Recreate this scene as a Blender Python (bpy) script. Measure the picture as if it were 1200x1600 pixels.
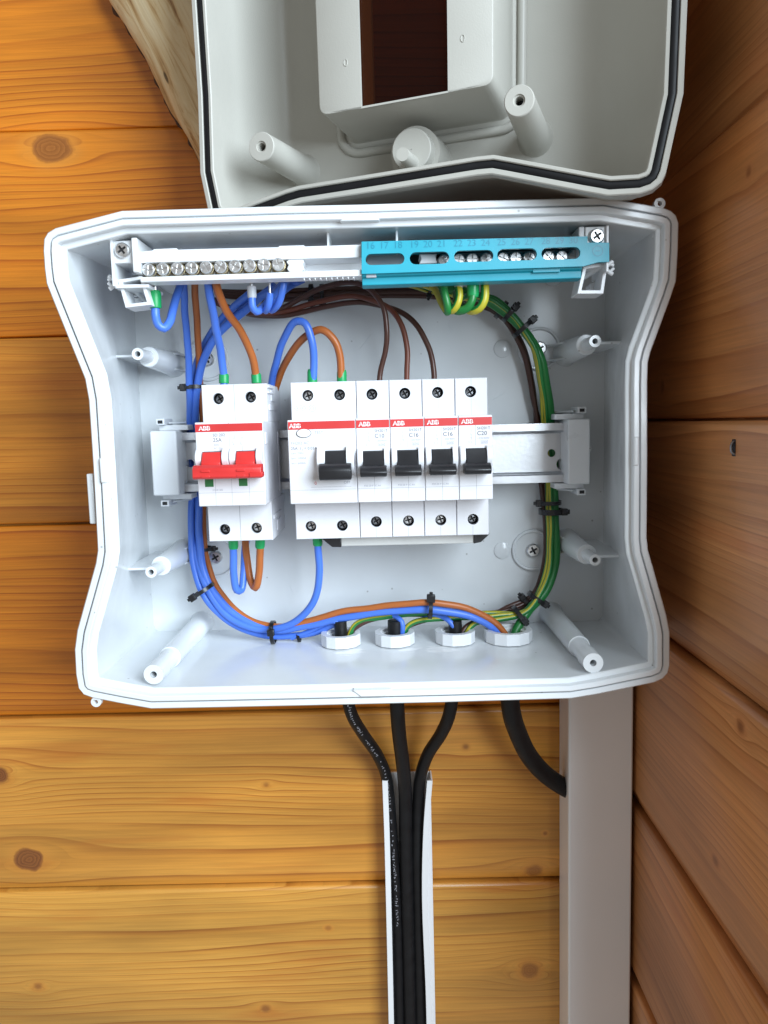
import bpy, bmesh, math, random
from mathutils import Matrix, Vector
from mathutils.geometry import tessellate_polygon

# ------------------------------------------------------------------ camera
S = 0.001                       # everything below is written in millimetres
random.seed(7)
scene = bpy.context.scene
for o in list(bpy.data.objects):
    bpy.data.objects.remove(o)
C = scene.collection
F = 1200.0                      # focal length in photograph pixels (1200 x 1600)
CAM = Vector((0.0, -490.0, 0.0))
R = (Matrix.Rotation(math.radians(0.5), 3, 'Z') @
     Matrix.Rotation(math.radians(90 - 6.5), 3, 'X') @
     Matrix.Rotation(math.radians(-1.5), 3, 'Z'))
cd = bpy.data.cameras.new('camera'); cam = bpy.data.objects.new('camera', cd); C.objects.link(cam)
cam.matrix_world = Matrix.Translation(CAM * S) @ R.to_4x4()
cd.sensor_fit = 'VERTICAL'; cd.sensor_height = 36.0; cd.lens = 36.0 * F / 1600.0
cd.clip_start = 0.005; cd.clip_end = 50
scene.camera = cam
# ------------------------------------------------------------------ light
w = bpy.data.worlds.new('World'); scene.world = w; w.use_nodes = True
bg = w.node_tree.nodes['Background']
bg.inputs[0].default_value = (1.0, 0.95, 0.89, 1); bg.inputs[1].default_value = 0.37
def area(name, loc, target, sx, sy, power, col):
    ld = bpy.data.lights.new(name, 'AREA'); ld.shape = 'RECTANGLE'; ld.size = sx; ld.size_y = sy
    ld.energy = power; ld.color = col
    o = bpy.data.objects.new(name, ld); C.objects.link(o)
    o.location = loc
    o.rotation_euler = (Vector(target) - Vector(loc)).to_track_quat('-Z', 'Y').to_euler()
    return o
area('window_light', (0.60, -0.92, 0.34), (-0.10, -0.05, 0.0), 0.70, 0.8, 30, (0.78, 0.90, 1.0))
vs = scene.view_settings
vs.view_transform = 'Standard'; vs.look = 'None'; vs.gamma = 1.0; vs.use_curve_mapping = False; vs.exposure = 0.0

def ray(px, py):
    return R @ Vector(((px - 600) / F, (800 - py) / F, -1.0))
def at(px, py, h):
    """photo pixel -> (x, h, z) in mm on the plane h mm in front of the wall"""
    d = ray(px, py); t = (-h - CAM.y) / d.y
    p = CAM + d * t
    return (p.x, h, p.z)
def V(p):
    return Vector((p[0] * S, -p[1] * S, p[2] * S))

# ------------------------------------------------------------------ materials
def nodes_of(m):
    nt = m.node_tree; return nt, nt.nodes, nt.links
def principled(name, col, rough=0.4, metal=0.0, spec=0.5, coat=0.0, var=0.04, vscale=60, bump=0.0, bscale=900, trans=0.0, sss=0.0, rvar=0.08):
    m = bpy.data.materials.new(name); m.use_nodes = True
    nt, N, L = nodes_of(m); b = N['Principled BSDF']
    b.inputs['Roughness'].default_value = rough; b.inputs['Metallic'].default_value = metal
    b.inputs['Specular IOR Level'].default_value = spec; b.inputs['Coat Weight'].default_value = coat
    b.inputs['Transmission Weight'].default_value = trans
    if sss:
        b.inputs['Subsurface Weight'].default_value = sss
        b.inputs['Subsurface Radius'].default_value = (0.003, 0.003, 0.003)
        b.inputs['Subsurface Scale'].default_value = 0.5
    tc = N.new('ShaderNodeTexCoord')
    n = N.new('ShaderNodeTexNoise'); n.inputs['Scale'].default_value = vscale; n.inputs['Detail'].default_value = 4
    L.new(tc.outputs['Object'], n.inputs['Vector'])
    mr = N.new('ShaderNodeMapRange'); mr.inputs['From Min'].default_value = .3; mr.inputs['From Max'].default_value = .7
    mr.inputs['To Min'].default_value = 1 - var; mr.inputs['To Max'].default_value = 1 + var
    L.new(n.outputs['Fac'], mr.inputs['Value'])
    mx = N.new('ShaderNodeVectorMath'); mx.operation = 'SCALE'; mx.inputs[0].default_value = col[:3]
    L.new(mr.outputs[0], mx.inputs['Scale']); L.new(mx.outputs[0], b.inputs['Base Color'])
    r2 = N.new('ShaderNodeMapRange'); r2.inputs['From Min'].default_value = .3; r2.inputs['From Max'].default_value = .7
    r2.inputs['To Min'].default_value = max(.03, rough - rvar); r2.inputs['To Max'].default_value = min(1, rough + rvar)
    L.new(n.outputs['Fac'], r2.inputs['Value']); L.new(r2.outputs[0], b.inputs['Roughness'])
    if bump:
        nb = N.new('ShaderNodeTexNoise'); nb.inputs['Scale'].default_value = bscale; nb.inputs['Detail'].default_value = 2
        L.new(tc.outputs['Object'], nb.inputs['Vector'])
        bp = N.new('ShaderNodeBump'); bp.inputs['Strength'].default_value = bump; bp.inputs['Distance'].default_value = 0.0004
        L.new(nb.outputs['Fac'], bp.inputs['Height']); L.new(bp.outputs[0], b.inputs['Normal'])
    return m

M = {}
M['box'] = principled('box_plastic', (.69, .72, .74), .20, bump=.05, bscale=160, var=.03, vscale=34, rvar=.07)
M['lid'] = principled('lid_plastic', (.41, .40, .36), .42, bump=.15, bscale=1500, var=.03, vscale=25)
M['trunk'] = principled('trunking_plastic', (.84, .86, .88), .33, bump=.03, bscale=400, var=.015, vscale=14, rvar=.02)
M['device'] = principled('device_plastic', (.70, .70, .73), .42, bump=.18, bscale=2600, var=.02)
M['strip'] = principled('strip_plastic', (.72, .74, .76), .35, bump=.1, var=.02)
M['clear'] = principled('busbar_plastic', (.58, .58, .56), .4)
M['dark'] = principled('cavity_shade', (.012, .012, .014), .6)  # near-black colour paints the shade inside holes, wells and slots
M['black'] = principled('black_plastic', (.012, .012, .014), .38, bump=.15, bscale=1800, var=.15)
M['tie'] = principled('tie_nylon', (.010, .010, .012), .3, var=.15)
M['cable'] = principled('cable_rubber', (.008, .008, .009), .5, spec=.3, bump=.25, bscale=1300, var=.2, vscale=150)
M['gasket'] = principled('gasket_rubber', (.005, .005, .006), .5, spec=.3, var=.15)
M['red'] = principled('red_plastic', (.60, .030, .028), .38, bump=.12, bscale=1800)
M['redstripe'] = principled('red_print', (.56, .035, .035), .45)
M['print'] = principled('grey_print', (.11, .11, .13), .6)
M['printfaint'] = principled('faint_print', (.36, .36, .40), .6)
M['white_print'] = principled('white_print', (.78, .78, .78), .5)
M['greenwin'] = principled('green_flag', (.03, .16, .05), .4)
M['seam'] = principled('seam_shadowline', (.30, .30, .32), .7)
M['blue'] = principled('blue_pvc', (.065, .175, .66), .34, var=.05, vscale=40)
M['orange'] = principled('brown_pvc_bright', (.40, .115, .025), .36, var=.06, vscale=40)
M['redbrown'] = principled('red_brown_pvc', (.125, .034, .018), .38, var=.08, vscale=40)
M['brown'] = principled('brown_pvc_dark', (.062, .022, .014), .38, var=.08, vscale=40)
M['green'] = principled('green_pvc', (.012, .17, .035), .36, var=.06)
M['yellow'] = principled('yellow_pvc', (.44, .40, .03), .36, var=.05)
M['ferrule'] = principled('ferrule_green', (.008, .30, .085), .4)
M['ferrule_grey'] = principled('ferrule_grey', (.50, .52, .56), .4)
M['teal'] = principled('teal_plastic', (.008, .30, .40), .4, bump=.1, bscale=1500)
M['teal2'] = principled('teal_emboss', (.006, .20, .30), .35)
M['zinc'] = principled('zinc_steel', (.62, .63, .65), .36, 1.0, var=.10, vscale=35, bump=.12, bscale=500, rvar=.10)
M['screw'] = principled('screw_steel', (.72, .72, .72), .36, 1.0, var=.1, vscale=400)
M['dscrew'] = principled('dark_screw', (.30, .31, .33), .30, 1.0, var=.15, vscale=400)
M['brass'] = principled('brass', (.60, .50, .30), .3, 1.0)
M['copper'] = principled('copper_strand', (.65, .60, .52), .3, 1.0)

def worn_box(m):
    # dust specks and the white scuffs left round the drilled gland holes
    nt, N, L = nodes_of(m); b = N['Principled BSDF']; src = b.inputs['Base Color'].links[0].from_socket
    geo = N.new('ShaderNodeNewGeometry')
    vo = N.new('ShaderNodeTexVoronoi'); vo.inputs['Scale'].default_value = 190; L.new(geo.outputs['Position'], vo.inputs['Vector'])
    ms = N.new('ShaderNodeMapRange'); ms.inputs['From Min'].default_value = .15; ms.inputs['From Max'].default_value = .07; L.new(vo.outputs['Distance'], ms.inputs['Value'])
    sc_ = N.new('ShaderNodeSeparateColor'); L.new(vo.outputs['Color'], sc_.inputs[0])
    gt = N.new('ShaderNodeMath'); gt.operation = 'GREATER_THAN'; gt.inputs[1].default_value = .93; L.new(sc_.outputs[0], gt.inputs[0])
    mu = N.new('ShaderNodeMath'); mu.operation = 'MULTIPLY'; L.new(ms.outputs[0], mu.inputs[0]); L.new(gt.outputs[0], mu.inputs[1])
    m2 = N.new('ShaderNodeMath'); m2.operation = 'MULTIPLY'; m2.inputs[1].default_value = .5; L.new(mu.outputs[0], m2.inputs[0])
    mx = N.new('ShaderNodeMixRGB'); mx.inputs[2].default_value = (.14, .12, .10, 1); L.new(m2.outputs[0], mx.inputs[0]); L.new(src, mx.inputs[1])
    prev = mx.outputs[0]
    for px, py in ((548, 1032), (640, 1034), (690, 1026)):
        q = at(px, py, 62)
        d = N.new('ShaderNodeVectorMath'); d.operation = 'DISTANCE'; d.inputs[1].default_value = (q[0] * S, -62 * S, q[2] * S); L.new(geo.outputs['Position'], d.inputs[0])
        f = N.new('ShaderNodeMapRange'); f.inputs['From Min'].default_value = .019; f.inputs['From Max'].default_value = .004; L.new(d.outputs['Value'], f.inputs['Value'])
        mp = N.new('ShaderNodeMapping'); mp.inputs['Scale'].default_value = (110, 330, 100); mp.inputs['Location'].default_value = (px * .1, 0, 0); L.new(geo.outputs['Position'], mp.inputs['Vector'])
        n = N.new('ShaderNodeTexNoise'); n.inputs['Scale'].default_value = 1; n.inputs['Detail'].default_value = 4; L.new(mp.outputs[0], n.inputs['Vector'])
        a = N.new('ShaderNodeMath'); a.operation = 'MULTIPLY'; L.new(f.outputs[0], a.inputs[0]); L.new(n.outputs['Fac'], a.inputs[1])
        g = N.new('ShaderNodeMapRange'); g.inputs['From Min'].default_value = .30; g.inputs['From Max'].default_value = .40; g.inputs['To Max'].default_value = .75; L.new(a.outputs[0], g.inputs['Value'])
        m3 = N.new('ShaderNodeMixRGB'); m3.inputs[2].default_value = (.88, .89, .90, 1); L.new(g.outputs[0], m3.inputs[0]); L.new(prev, m3.inputs[1]); prev = m3.outputs[0]
    L.new(prev, b.inputs['Base Color'])
worn_box(M['box'])
def tinted(name):
    m = bpy.data.materials.new(name); m.use_nodes = True
    nt, N, L = nodes_of(m); out = N['Material Output']; b = N['Principled BSDF']
    b.inputs['Base Color'].default_value = (.006, .005, .005, 1); b.inputs['Roughness'].default_value = .12
    t = N.new('ShaderNodeBsdfTransparent'); t.inputs[0].default_value = (.75, .52, .36, 1)
    mx = N.new('ShaderNodeMixShader'); mx.inputs[0].default_value = .22
    L.new(t.outputs[0], mx.inputs[1]); L.new(b.outputs[0], mx.inputs[2]); L.new(mx.outputs[0], out.inputs[0])
    return m
M['smoked'] = tinted('smoked_window')

def wood(name, axis, knots, light, mid, dark, spacing):
    """lacquered pine: growth rings run along the board and flow round the knots"""
    m = bpy.data.materials.new(name); m.use_nodes = True
    nt, N, L = nodes_of(m); b = N['Principled BSDF']
    def mth(op, a, bb=None, c=None):
        n = N.new('ShaderNodeMath'); n.operation = op
        for i, v in enumerate((a, bb, c)):
            if v is None: continue
            if isinstance(v, (int, float)): n.inputs[i].default_value = v
            else: L.new(v, n.inputs[i])
        return n.outputs[0]
    geo = N.new('ShaderNodeNewGeometry')
    sc = N.new('ShaderNodeVectorMath'); sc.operation = 'SCALE'; sc.inputs['Scale'].default_value = 1000
    L.new(geo.outputs['Position'], sc.inputs[0])
    sp = N.new('ShaderNodeSeparateXYZ'); L.new(sc.outputs[0], sp.inputs[0])
    u = sp.outputs['X'] if axis == 'X' else mth('MULTIPLY', sp.outputs['Y'], -1)
    v = sp.outputs['Z']
    oi = N.new('ShaderNodeObjectInfo'); sc2 = N.new('ShaderNodeSeparateColor'); L.new(oi.outputs['Color'], sc2.inputs[0])
    rnd, rnd2, rnd3 = sc2.outputs[0], sc2.outputs[1], sc2.outputs[2]
    def noise(su, sv, detail=2, off=0.0, rough=.5):
        cx = N.new('ShaderNodeCombineXYZ')
        L.new(mth('MULTIPLY', u, su), cx.inputs[0]); L.new(mth('MULTIPLY', v, sv), cx.inputs[1])
        L.new(mth('MULTIPLY_ADD', rnd, 57.0, off), cx.inputs[2])
        n = N.new('ShaderNodeTexNoise'); n.inputs['Scale'].default_value = 1; n.inputs['Detail'].default_value = detail
        n.inputs['Roughness'].default_value = rough
        L.new(cx.outputs[0], n.inputs['Vector']); return n.outputs['Fac']
    s = v; kin = None; halo = None; kr = None; kn = mth('MULTIPLY', mth('SUBTRACT', noise(.11, .11, 3, 3), .5), .6)
    for (ku, kv, r, st, dk) in knots:
        du = mth('MULTIPLY', mth('SUBTRACT', u, ku), 1.0 / st); dv = mth('SUBTRACT', v, kv)
        q = mth('ADD', mth('MULTIPLY', mth('MULTIPLY', du, du), .30), mth('MULTIPLY', dv, dv))
        disp = mth('DIVIDE', mth('MULTIPLY', dv, r * r * 1.9), mth('ADD', q, r * r * .45))
        s = mth('SUBTRACT', s, disp)
        e = mth('DIVIDE', mth('SQRT', mth('ADD', mth('MULTIPLY', du, du), mth('MULTIPLY', dv, dv))), r)
        e = mth('ADD', e, kn)
        ins = N.new('ShaderNodeMapRange'); ins.interpolation_type = 'SMOOTHSTEP'
        ins.inputs['From Min'].default_value = 1.10 if r > 5 else 1.25; ins.inputs['From Max'].default_value = .84 if r > 7.5 else (.55 if r > 5 else .2)
        ins.inputs['To Max'].default_value = dk
        L.new(e, ins.inputs['Value'])
        hl = N.new('ShaderNodeMapRange'); hl.interpolation_type = 'SMOOTHSTEP'
        hl.inputs['From Min'].default_value = 1.9; hl.inputs['From Max'].default_value = .9; L.new(e, hl.inputs['Value'])
        kin = ins.outputs[0] if kin is None else mth('MAXIMUM', kin, ins.outputs[0])
        halo = hl.outputs[0] if halo is None else mth('MAXIMUM', halo, hl.outputs[0])
        kr = e if kr is None else mth('MINIMUM', kr, e)
    s = mth('ADD', s, mth('MULTIPLY', mth('SUBTRACT', noise(.0020, .010, 2), .5), 44))
    s = mth('ADD', s, mth('MULTIPLY', mth('SUBTRACT', noise(.006, .035, 1, 9), .5), 4))
    s = mth('ADD', s, mth('MULTIPLY', mth('SUBTRACT', noise(.05, .25, 1, 4), .5), .45))
    s = mth('ADD', s, mth('MULTIPLY', mth('SINE', mth('ADD', mth('MULTIPLY', s, .085), mth('MULTIPLY', rnd2, 6))), 8.0))
    fr = mth('FRACT', mth('ADD', mth('MULTIPLY', s, 1.0 / spacing), mth('MULTIPLY', rnd, 31.0)))
    ramp = N.new('ShaderNodeValToRGB'); e0 = ramp.color_ramp.elements
    e0[0].position = 0; e0[0].color = (*light, 1); e0[1].position = 1; e0[1].color = (*light, 1)
    for p, c in ((.45, tuple(a * .55 + bb * .45 for a, bb in zip(light, mid))), (.78, mid), (.94, dark), (.968, dark)):
        k = e0.new(p); k.color = (*c, 1)
    L.new(fr, ramp.inputs[0])
    fr2 = mth('FRACT', mth('MULTIPLY', s, 1.0 / (spacing * .37)))
    flat = N.new('ShaderNodeRGB'); flat.outputs[0].default_value = (*[a * .6 + bb * .4 for a, bb in zip(light, mid)], 1)
    mixa = N.new('ShaderNodeMixRGB'); L.new(flat.outputs[0], mixa.inputs[1]); L.new(ramp.outputs[0], mixa.inputs[2])
    amt = N.new('ShaderNodeMapRange'); amt.inputs['From Min'].default_value = .32; amt.inputs['From Max'].default_value = .62
    amt.inputs['To Min'].default_value = .30; amt.inputs['To Max'].default_value = .95
    L.new(noise(.006, .03, 2, 21), amt.inputs['Value']); L.new(amt.outputs[0], mixa.inputs[0])
    # broad tone, with paler patches painted in for varnish sheen; stains and fibres
    tone = N.new('ShaderNodeMapRange'); tone.inputs['From Min'].default_value = .3; tone.inputs['From Max'].default_value = .7
    tone.inputs['To Min'].default_value = .72; tone.inputs['To Max'].default_value = 1.18; L.new(noise(.005, .028, 3, 33), tone.inputs['Value'])
    fib = N.new('ShaderNodeMapRange'); fib.inputs['To Min'].default_value = .89; fib.inputs['To Max'].default_value = 1.11
    L.new(noise(.03, 1.6, 3, 13, .7), fib.inputs['Value'])
    str_ = N.new('ShaderNodeMapRange'); str_.inputs['From Min'].default_value = .35; str_.inputs['From Max'].default_value = .65; str_.inputs['To Min'].default_value = .90; str_.inputs['To Max'].default_value = 1.08
    L.new(noise(.012, .55, 4, 5, .65), str_.inputs['Value'])
    fine = mth('MULTIPLY', str_.outputs[0], mth('MULTIPLY_ADD', mth('POWER', fr2, 3.0), -.10, 1.03))
    k = mth('MULTIPLY', mth('MULTIPLY', mth('MULTIPLY', tone.outputs[0], fine), fib.outputs[0]), mth('MULTIPLY_ADD', rnd2, .18, .91))
    vm = N.new('ShaderNodeVectorMath'); vm.operation = 'SCALE'; L.new(mixa.outputs[0], vm.inputs[0]); L.new(k, vm.inputs['Scale'])
    hue = N.new('ShaderNodeMixRGB'); hue.blend_type = 'MULTIPLY'; hue.inputs[2].default_value = (1.0, .63, .20, 1); L.new(rnd3, hue.inputs[0]); L.new(vm.outputs[0], hue.inputs[1])
    stain = N.new('ShaderNodeMixRGB'); stain.inputs[2].default_value = (dark[0] * 1.25, dark[1] * .95, dark[2] * .8, 1)
    st = N.new('ShaderNodeMapRange'); st.inputs['From Min'].default_value = .60; st.inputs['From Max'].default_value = .72
    st.inputs['To Max'].default_value = .42; L.new(noise(.0065, .05, 3, 71), st.inputs['Value'])
    L.new(st.outputs[0], stain.inputs[0]); L.new(hue.outputs[0], stain.inputs[1])
    hm = N.new('ShaderNodeMixRGB'); hm.inputs[2].default_value = (mid[0] * 1.0, mid[1] * .86, mid[2] * .8, 1)
    L.new(mth('MULTIPLY', halo, .55), hm.inputs[0]); L.new(stain.outputs[0], hm.inputs[1])
    krr = N.new('ShaderNodeValToRGB'); kk = krr.color_ramp.elements
    kk[0].color = (.13, .032, .007, 1); kk[1].color = (.27, .088, .020, 1)
    L.new(mth('FRACT', mth('MULTIPLY', kr, 4.3)), krr.inputs[0])
    km = N.new('ShaderNodeMixRGB'); L.new(kin, km.inputs[0]); L.new(hm.outputs[0], km.inputs[1]); L.new(krr.outputs[0], km.inputs[2])
    L.new(km.outputs[0], b.inputs['Base Color'])
    b.inputs['Roughness'].default_value = .40; b.inputs['Coat Weight'].default_value = .28; b.inputs['Coat Roughness'].default_value = .24
    bp = N.new('ShaderNodeBump'); bp.inputs['Strength'].default_value = .22; bp.inputs['Distance'].default_value = .0006
    L.new(mth('ADD', fr, mth('MULTIPLY', fib.outputs[0], 2.2)), bp.inputs['Height']); L.new(bp.outputs[0], b.inputs['Normal'])
    return m

def bwk(px, py, rpx, st, dk=1.0):
    p = at(px, py, 0); return (p[0], p[2], rpx * 490 / 1200.0, st, dk)
XW = 150.0                                           # inner face of the right-hand wall
def rwk(px, py, rpx, st, dk=1.0):
    d = ray(px, py); t = (XW - CAM.x) / d.x; p = CAM + d * t
    return (-p.y, p.z, rpx * .33, st, dk)
M['pine'] = wood('pine_back', 'X',
    [bwk(80, 232, 21, 1.5, .75), bwk(45, 1343, 20, 1.25, .9), bwk(0, 1212, 17, 1.0, .95), bwk(416, 1226, 5, 1.2, .5),
     bwk(60, 1541, 8, 1.2, .65), bwk(415, 1576, 8, 1.3, .7), bwk(728, 1167, 6, 1.1, .7), bwk(852, 1302, 4.5, 1.1, .7),
     bwk(835, 1364, 15, 1.1, .6), bwk(828, 1516, 16, 1.1, .6), bwk(513, 1450, 5, 1.3, .5)],
    (.70, .37, .072), (.62, .29, .046), (.40, .145, .020), 7.0)
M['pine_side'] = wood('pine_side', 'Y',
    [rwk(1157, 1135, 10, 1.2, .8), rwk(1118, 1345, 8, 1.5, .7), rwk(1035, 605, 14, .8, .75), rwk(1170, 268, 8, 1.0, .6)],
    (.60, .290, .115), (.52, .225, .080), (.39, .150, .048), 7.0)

# ------------------------------------------------------------------ mesh helpers
class MB:
    def __init__(s): s.v = []; s.f = []; s.m = []
    def add(s, vs, fs, mi=0):
        o = len(s.v); s.v += [tuple(p) for p in vs]
        for f in fs: s.f.append([i + o for i in f]); s.m.append(mi)
    def box(s, x0, x1, h0, h1, z0, z1, mi=0):
        v = [(x, h, z) for x in (x0, x1) for h in (h0, h1) for z in (z0, z1)]
        s.add(v, [(0, 1, 3, 2), (4, 6, 7, 5), (0, 4, 5, 1), (2, 3, 7, 6), (0, 2, 6, 4), (1, 5, 7, 3)], mi); return s
    def bridge(s, a, b, closed=True, mi=0):
        n = len(a); fs = []
        for i in range(n if closed else n - 1):
            j = (i + 1) % n; fs.append((i, j, n + j, n + i))
        s.add(list(a) + list(b), fs, mi); return s
    def ngon(s, a, mi=0): s.add(a, [list(range(len(a)))], mi); return s
    def tess(s, loops, h=None, mi=0, plane=None):
        """fill outer loop minus holes; loops are 2-D (x, z)"""
        ls = [[Vector((p[0], p[1], 0)) for p in l] for l in loops]
        flat = [p for l in loops for p in l]
        tris = tessellate_polygon(ls)
        f = plane or (lambda p: (p[0], h, p[1]))
        s.add([f(p) for p in flat], [t for t in tris], mi); return s
    def plate(s, loops, h0, h1, mi=0, f=None):
        f = f or (lambda p, h: (p[0], h, p[1]))
        s.tess(loops, mi=mi, plane=lambda p: f(p, h1)); s.tess(loops, mi=mi, plane=lambda p: f(p, h0))
        for l in loops: s.bridge([f(p, h0) for p in l], [f(p, h1) for p in l], True, mi)
        return s
    def lathe(s, x, z, prof, n=24, cap0=False, cap1=False, mi=0, tilt=(0, 0)):
        """rings round an axis along h: prof = [(h, r), ...]; tilt moves the axis per mm of h"""
        h00 = prof[0][0]; prev = None
        for h, r in prof:
            ring = [(x + tilt[0] * (h - h00) + r * math.cos(2 * math.pi * i / n), h, z + tilt[1] * (h - h00) + r * math.sin(2 * math.pi * i / n)) for i in range(n)]
            if prev: s.bridge(prev, ring, True, mi)
            elif cap0: s.ngon(ring, mi)
            prev = ring
        if cap1: s.ngon(prev, mi)
        return s
    def lathe_z(s, x, h, prof, n=24, cap0=False, cap1=False, mi=0, rot=0):
        prev = None
        for z, r in prof:
            ring = [(x + r * math.cos(rot + 2 * math.pi * i / n), h + r * math.sin(rot + 2 * math.pi * i / n), z) for i in range(n)]
            if prev: s.bridge(prev, ring, True, mi)
            elif cap0: s.ngon(ring, mi)
            prev = ring
        if cap1: s.ngon(prev, mi)
        return s
    def prism_x(s, poly, x0, x1, mi=0):
        """polygon in (h, z) swept along x"""
        a = [(x0, p[0], p[1]) for p in poly]; b = [(x1, p[0], p[1]) for p in poly]
        s.bridge(a, b, True, mi); s.ngon(a, mi); s.ngon(b, mi); return s
    def prism_h(s, poly, h0, h1, mi=0):
        a = [(p[0], h0, p[1]) for p in poly]; b = [(p[0], h1, p[1]) for p in poly]
        s.bridge(a, b, True, mi); s.ngon(a, mi); s.ngon(b, mi); return s
    def tube(s, pts, r, n=12, mi=0, cap=True, stripe=None, twist=0.0, sx=1.0):
        P = [Vector(p) for p in pts]; rings = []; up = None
        for i, p in enumerate(P):
            t = (P[min(i + 1, len(P) - 1)] - P[max(i - 1, 0)]).normalized()
            if up is None:
                up = Vector((0, 1, 0)) if abs(t.y) < .9 else Vector((1, 0, 0))
            up = (up - t * up.dot(t)).normalized(); sd = t.cross(up)
            rr = r[i] if isinstance(r, (list, tuple)) else r
            rings.append([tuple(p + (up * math.cos(2 * math.pi * k / n + twist * i) + sd * math.sin(2 * math.pi * k / n + twist * i) * sx) * rr) for k in range(n)])
        o = len(s.v)
        for rg in rings: s.v += rg
        for i in range(len(rings) - 1):
            for k in range(n):
                k2 = (k + 1) % n
                s.f.append([o + i * n + k, o + i * n + k2, o + (i + 1) * n + k2, o + (i + 1) * n + k])
                s.m.append(stripe[k] if stripe else mi)
        if cap:
            s.f.append([o + k for k in range(n)]); s.m.append(mi)
            s.f.append([o + (len(rings) - 1) * n + k for k in range(n)]); s.m.append(mi)
        return s
    def build(s, name, mat, parent=None, smooth=None, bevel=None, loc=None, color=None, segs=2):
        me = bpy.data.meshes.new(name)
        me.from_pydata([(p[0] * S, -p[1] * S, p[2] * S) for p in s.v], [], s.f)
        for mm in (mat if isinstance(mat, (list, tuple)) else [mat]): me.materials.append(mm)
        me.polygons.foreach_set('material_index', s.m)
        bm = bmesh.new(); bm.from_mesh(me)
        bmesh.ops.remove_doubles(bm, verts=bm.verts, dist=1e-6)
        bmesh.ops.recalc_face_normals(bm, faces=bm.faces)
        bm.to_mesh(me); bm.free()
        if smooth:
            me.polygons.foreach_set('use_smooth', [True] * len(me.polygons))
            me.set_sharp_from_angle(angle=math.radians(smooth))
        o = bpy.data.objects.new(name, me); C.objects.link(o)
        if color: o.color = color
        if bevel:
            b = o.modifiers.new('bevel', 'BEVEL'); b.width = bevel * S; b.segments = segs; b.limit_method = 'ANGLE'
            b.angle_limit = math.radians(35); b.harden_normals = False
            me.polygons.foreach_set('use_smooth', [True] * len(me.polygons)); me.set_sharp_from_angle(angle=math.radians(50))
        link(o, parent, loc)
        return o
WORLD = {}
def link(o, parent, loc=None):
    """meshes are written in world millimetres; loc moves an instance"""
    l = V(loc) if loc else Vector((0, 0, 0))
    if parent is not None:
        o.parent = parent; o.location = l - WORLD[parent.name]
    else:
        o.location = l
    WORLD[o.name] = l
def tag(o, label=None, cat=None, group=None, kind=None):
    if label: o['label'] = label
    if cat: o['category'] = cat
    if group: o['group'] = group
    if kind: o['kind'] = kind
    return o
def thing(name, label, cat, base, group=None):
    o = bpy.data.objects.new(name, None); C.objects.link(o); o.empty_display_size = .01
    o.location = V(base); WORLD[o.name] = V(base)
    return tag(o, label, cat, group)
def inst(mesh, name, parent, loc, mat=None):
    o = bpy.data.objects.new(name, mesh); C.objects.link(o); link(o, parent, loc); return o
def circle(x, z, r, n=20, a0=0.0):
    return [(x + r * math.cos(a0 + 2 * math.pi * i / n), z + r * math.sin(a0 + 2 * math.pi * i / n)) for i in range(n)]
def stadium(x0, x1, z0, z1, n=8):
    r = (z1 - z0) / 2; zc = (z0 + z1) / 2; out = []
    for i in range(n + 1):
        a = -math.pi / 2 + math.pi * i / n; out.append((x1 - r + r * math.cos(a), zc + r * math.sin(a)))
    for i in range(n + 1):
        a = math.pi / 2 + math.pi * i / n; out.append((x0 + r + r * math.cos(a), zc + r * math.sin(a)))
    return out
def catmull(pts, step=2.0):
    P = [Vector(p) for p in pts]; P = [P[0] * 2 - P[1]] + P + [P[-1] * 2 - P[-2]]; out = []
    for i in range(1, len(P) - 2):
        p0, p1, p2, p3 = P[i - 1], P[i], P[i + 1], P[i + 2]
        n = max(2, int((p2 - p1).length / step))
        d01, d12, d23 = [max(1e-3, (b - a).length) ** .5 for a, b in ((p0, p1), (p1, p2), (p2, p3))]
        m1 = (p1 - p0) / d01 - (p2 - p0) / (d01 + d12) + (p2 - p1) / d12
        m2 = (p2 - p1) / d12 - (p3 - p1) / (d12 + d23) + (p3 - p2) / d23
        m1 *= d12; m2 *= d12
        for k in range(n):
            t = k / n
            out.append(p1 * (2 * t ** 3 - 3 * t * t + 1) + m1 * (t ** 3 - 2 * t * t + t) + p2 * (-2 * t ** 3 + 3 * t * t) + m2 * (t ** 3 - t * t))
    out.append(P[-2]); return out
def inset(loop, d):
    """offset a closed 2-D loop towards its inside"""
    n = len(loop); ar = sum(loop[i][0] * loop[(i + 1) % n][1] - loop[(i + 1) % n][0] * loop[i][1] for i in range(n))
    sg = 1 if ar > 0 else -1; out = []
    for i in range(n):
        a, b, c = Vector(loop[i - 1]), Vector(loop[i]), Vector(loop[(i + 1) % n])
        e1, e2 = (b - a).normalized(), (c - b).normalized()
        n1, n2 = Vector((-e1.y, e1.x)) * sg, Vector((-e2.y, e2.x)) * sg
        mm = (n1 + n2).normalized(); k = d / max(.35, mm.dot(n1)); q = b + mm * k
        out.append((q.x, q.y))
    return out
_txt = {}
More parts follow.
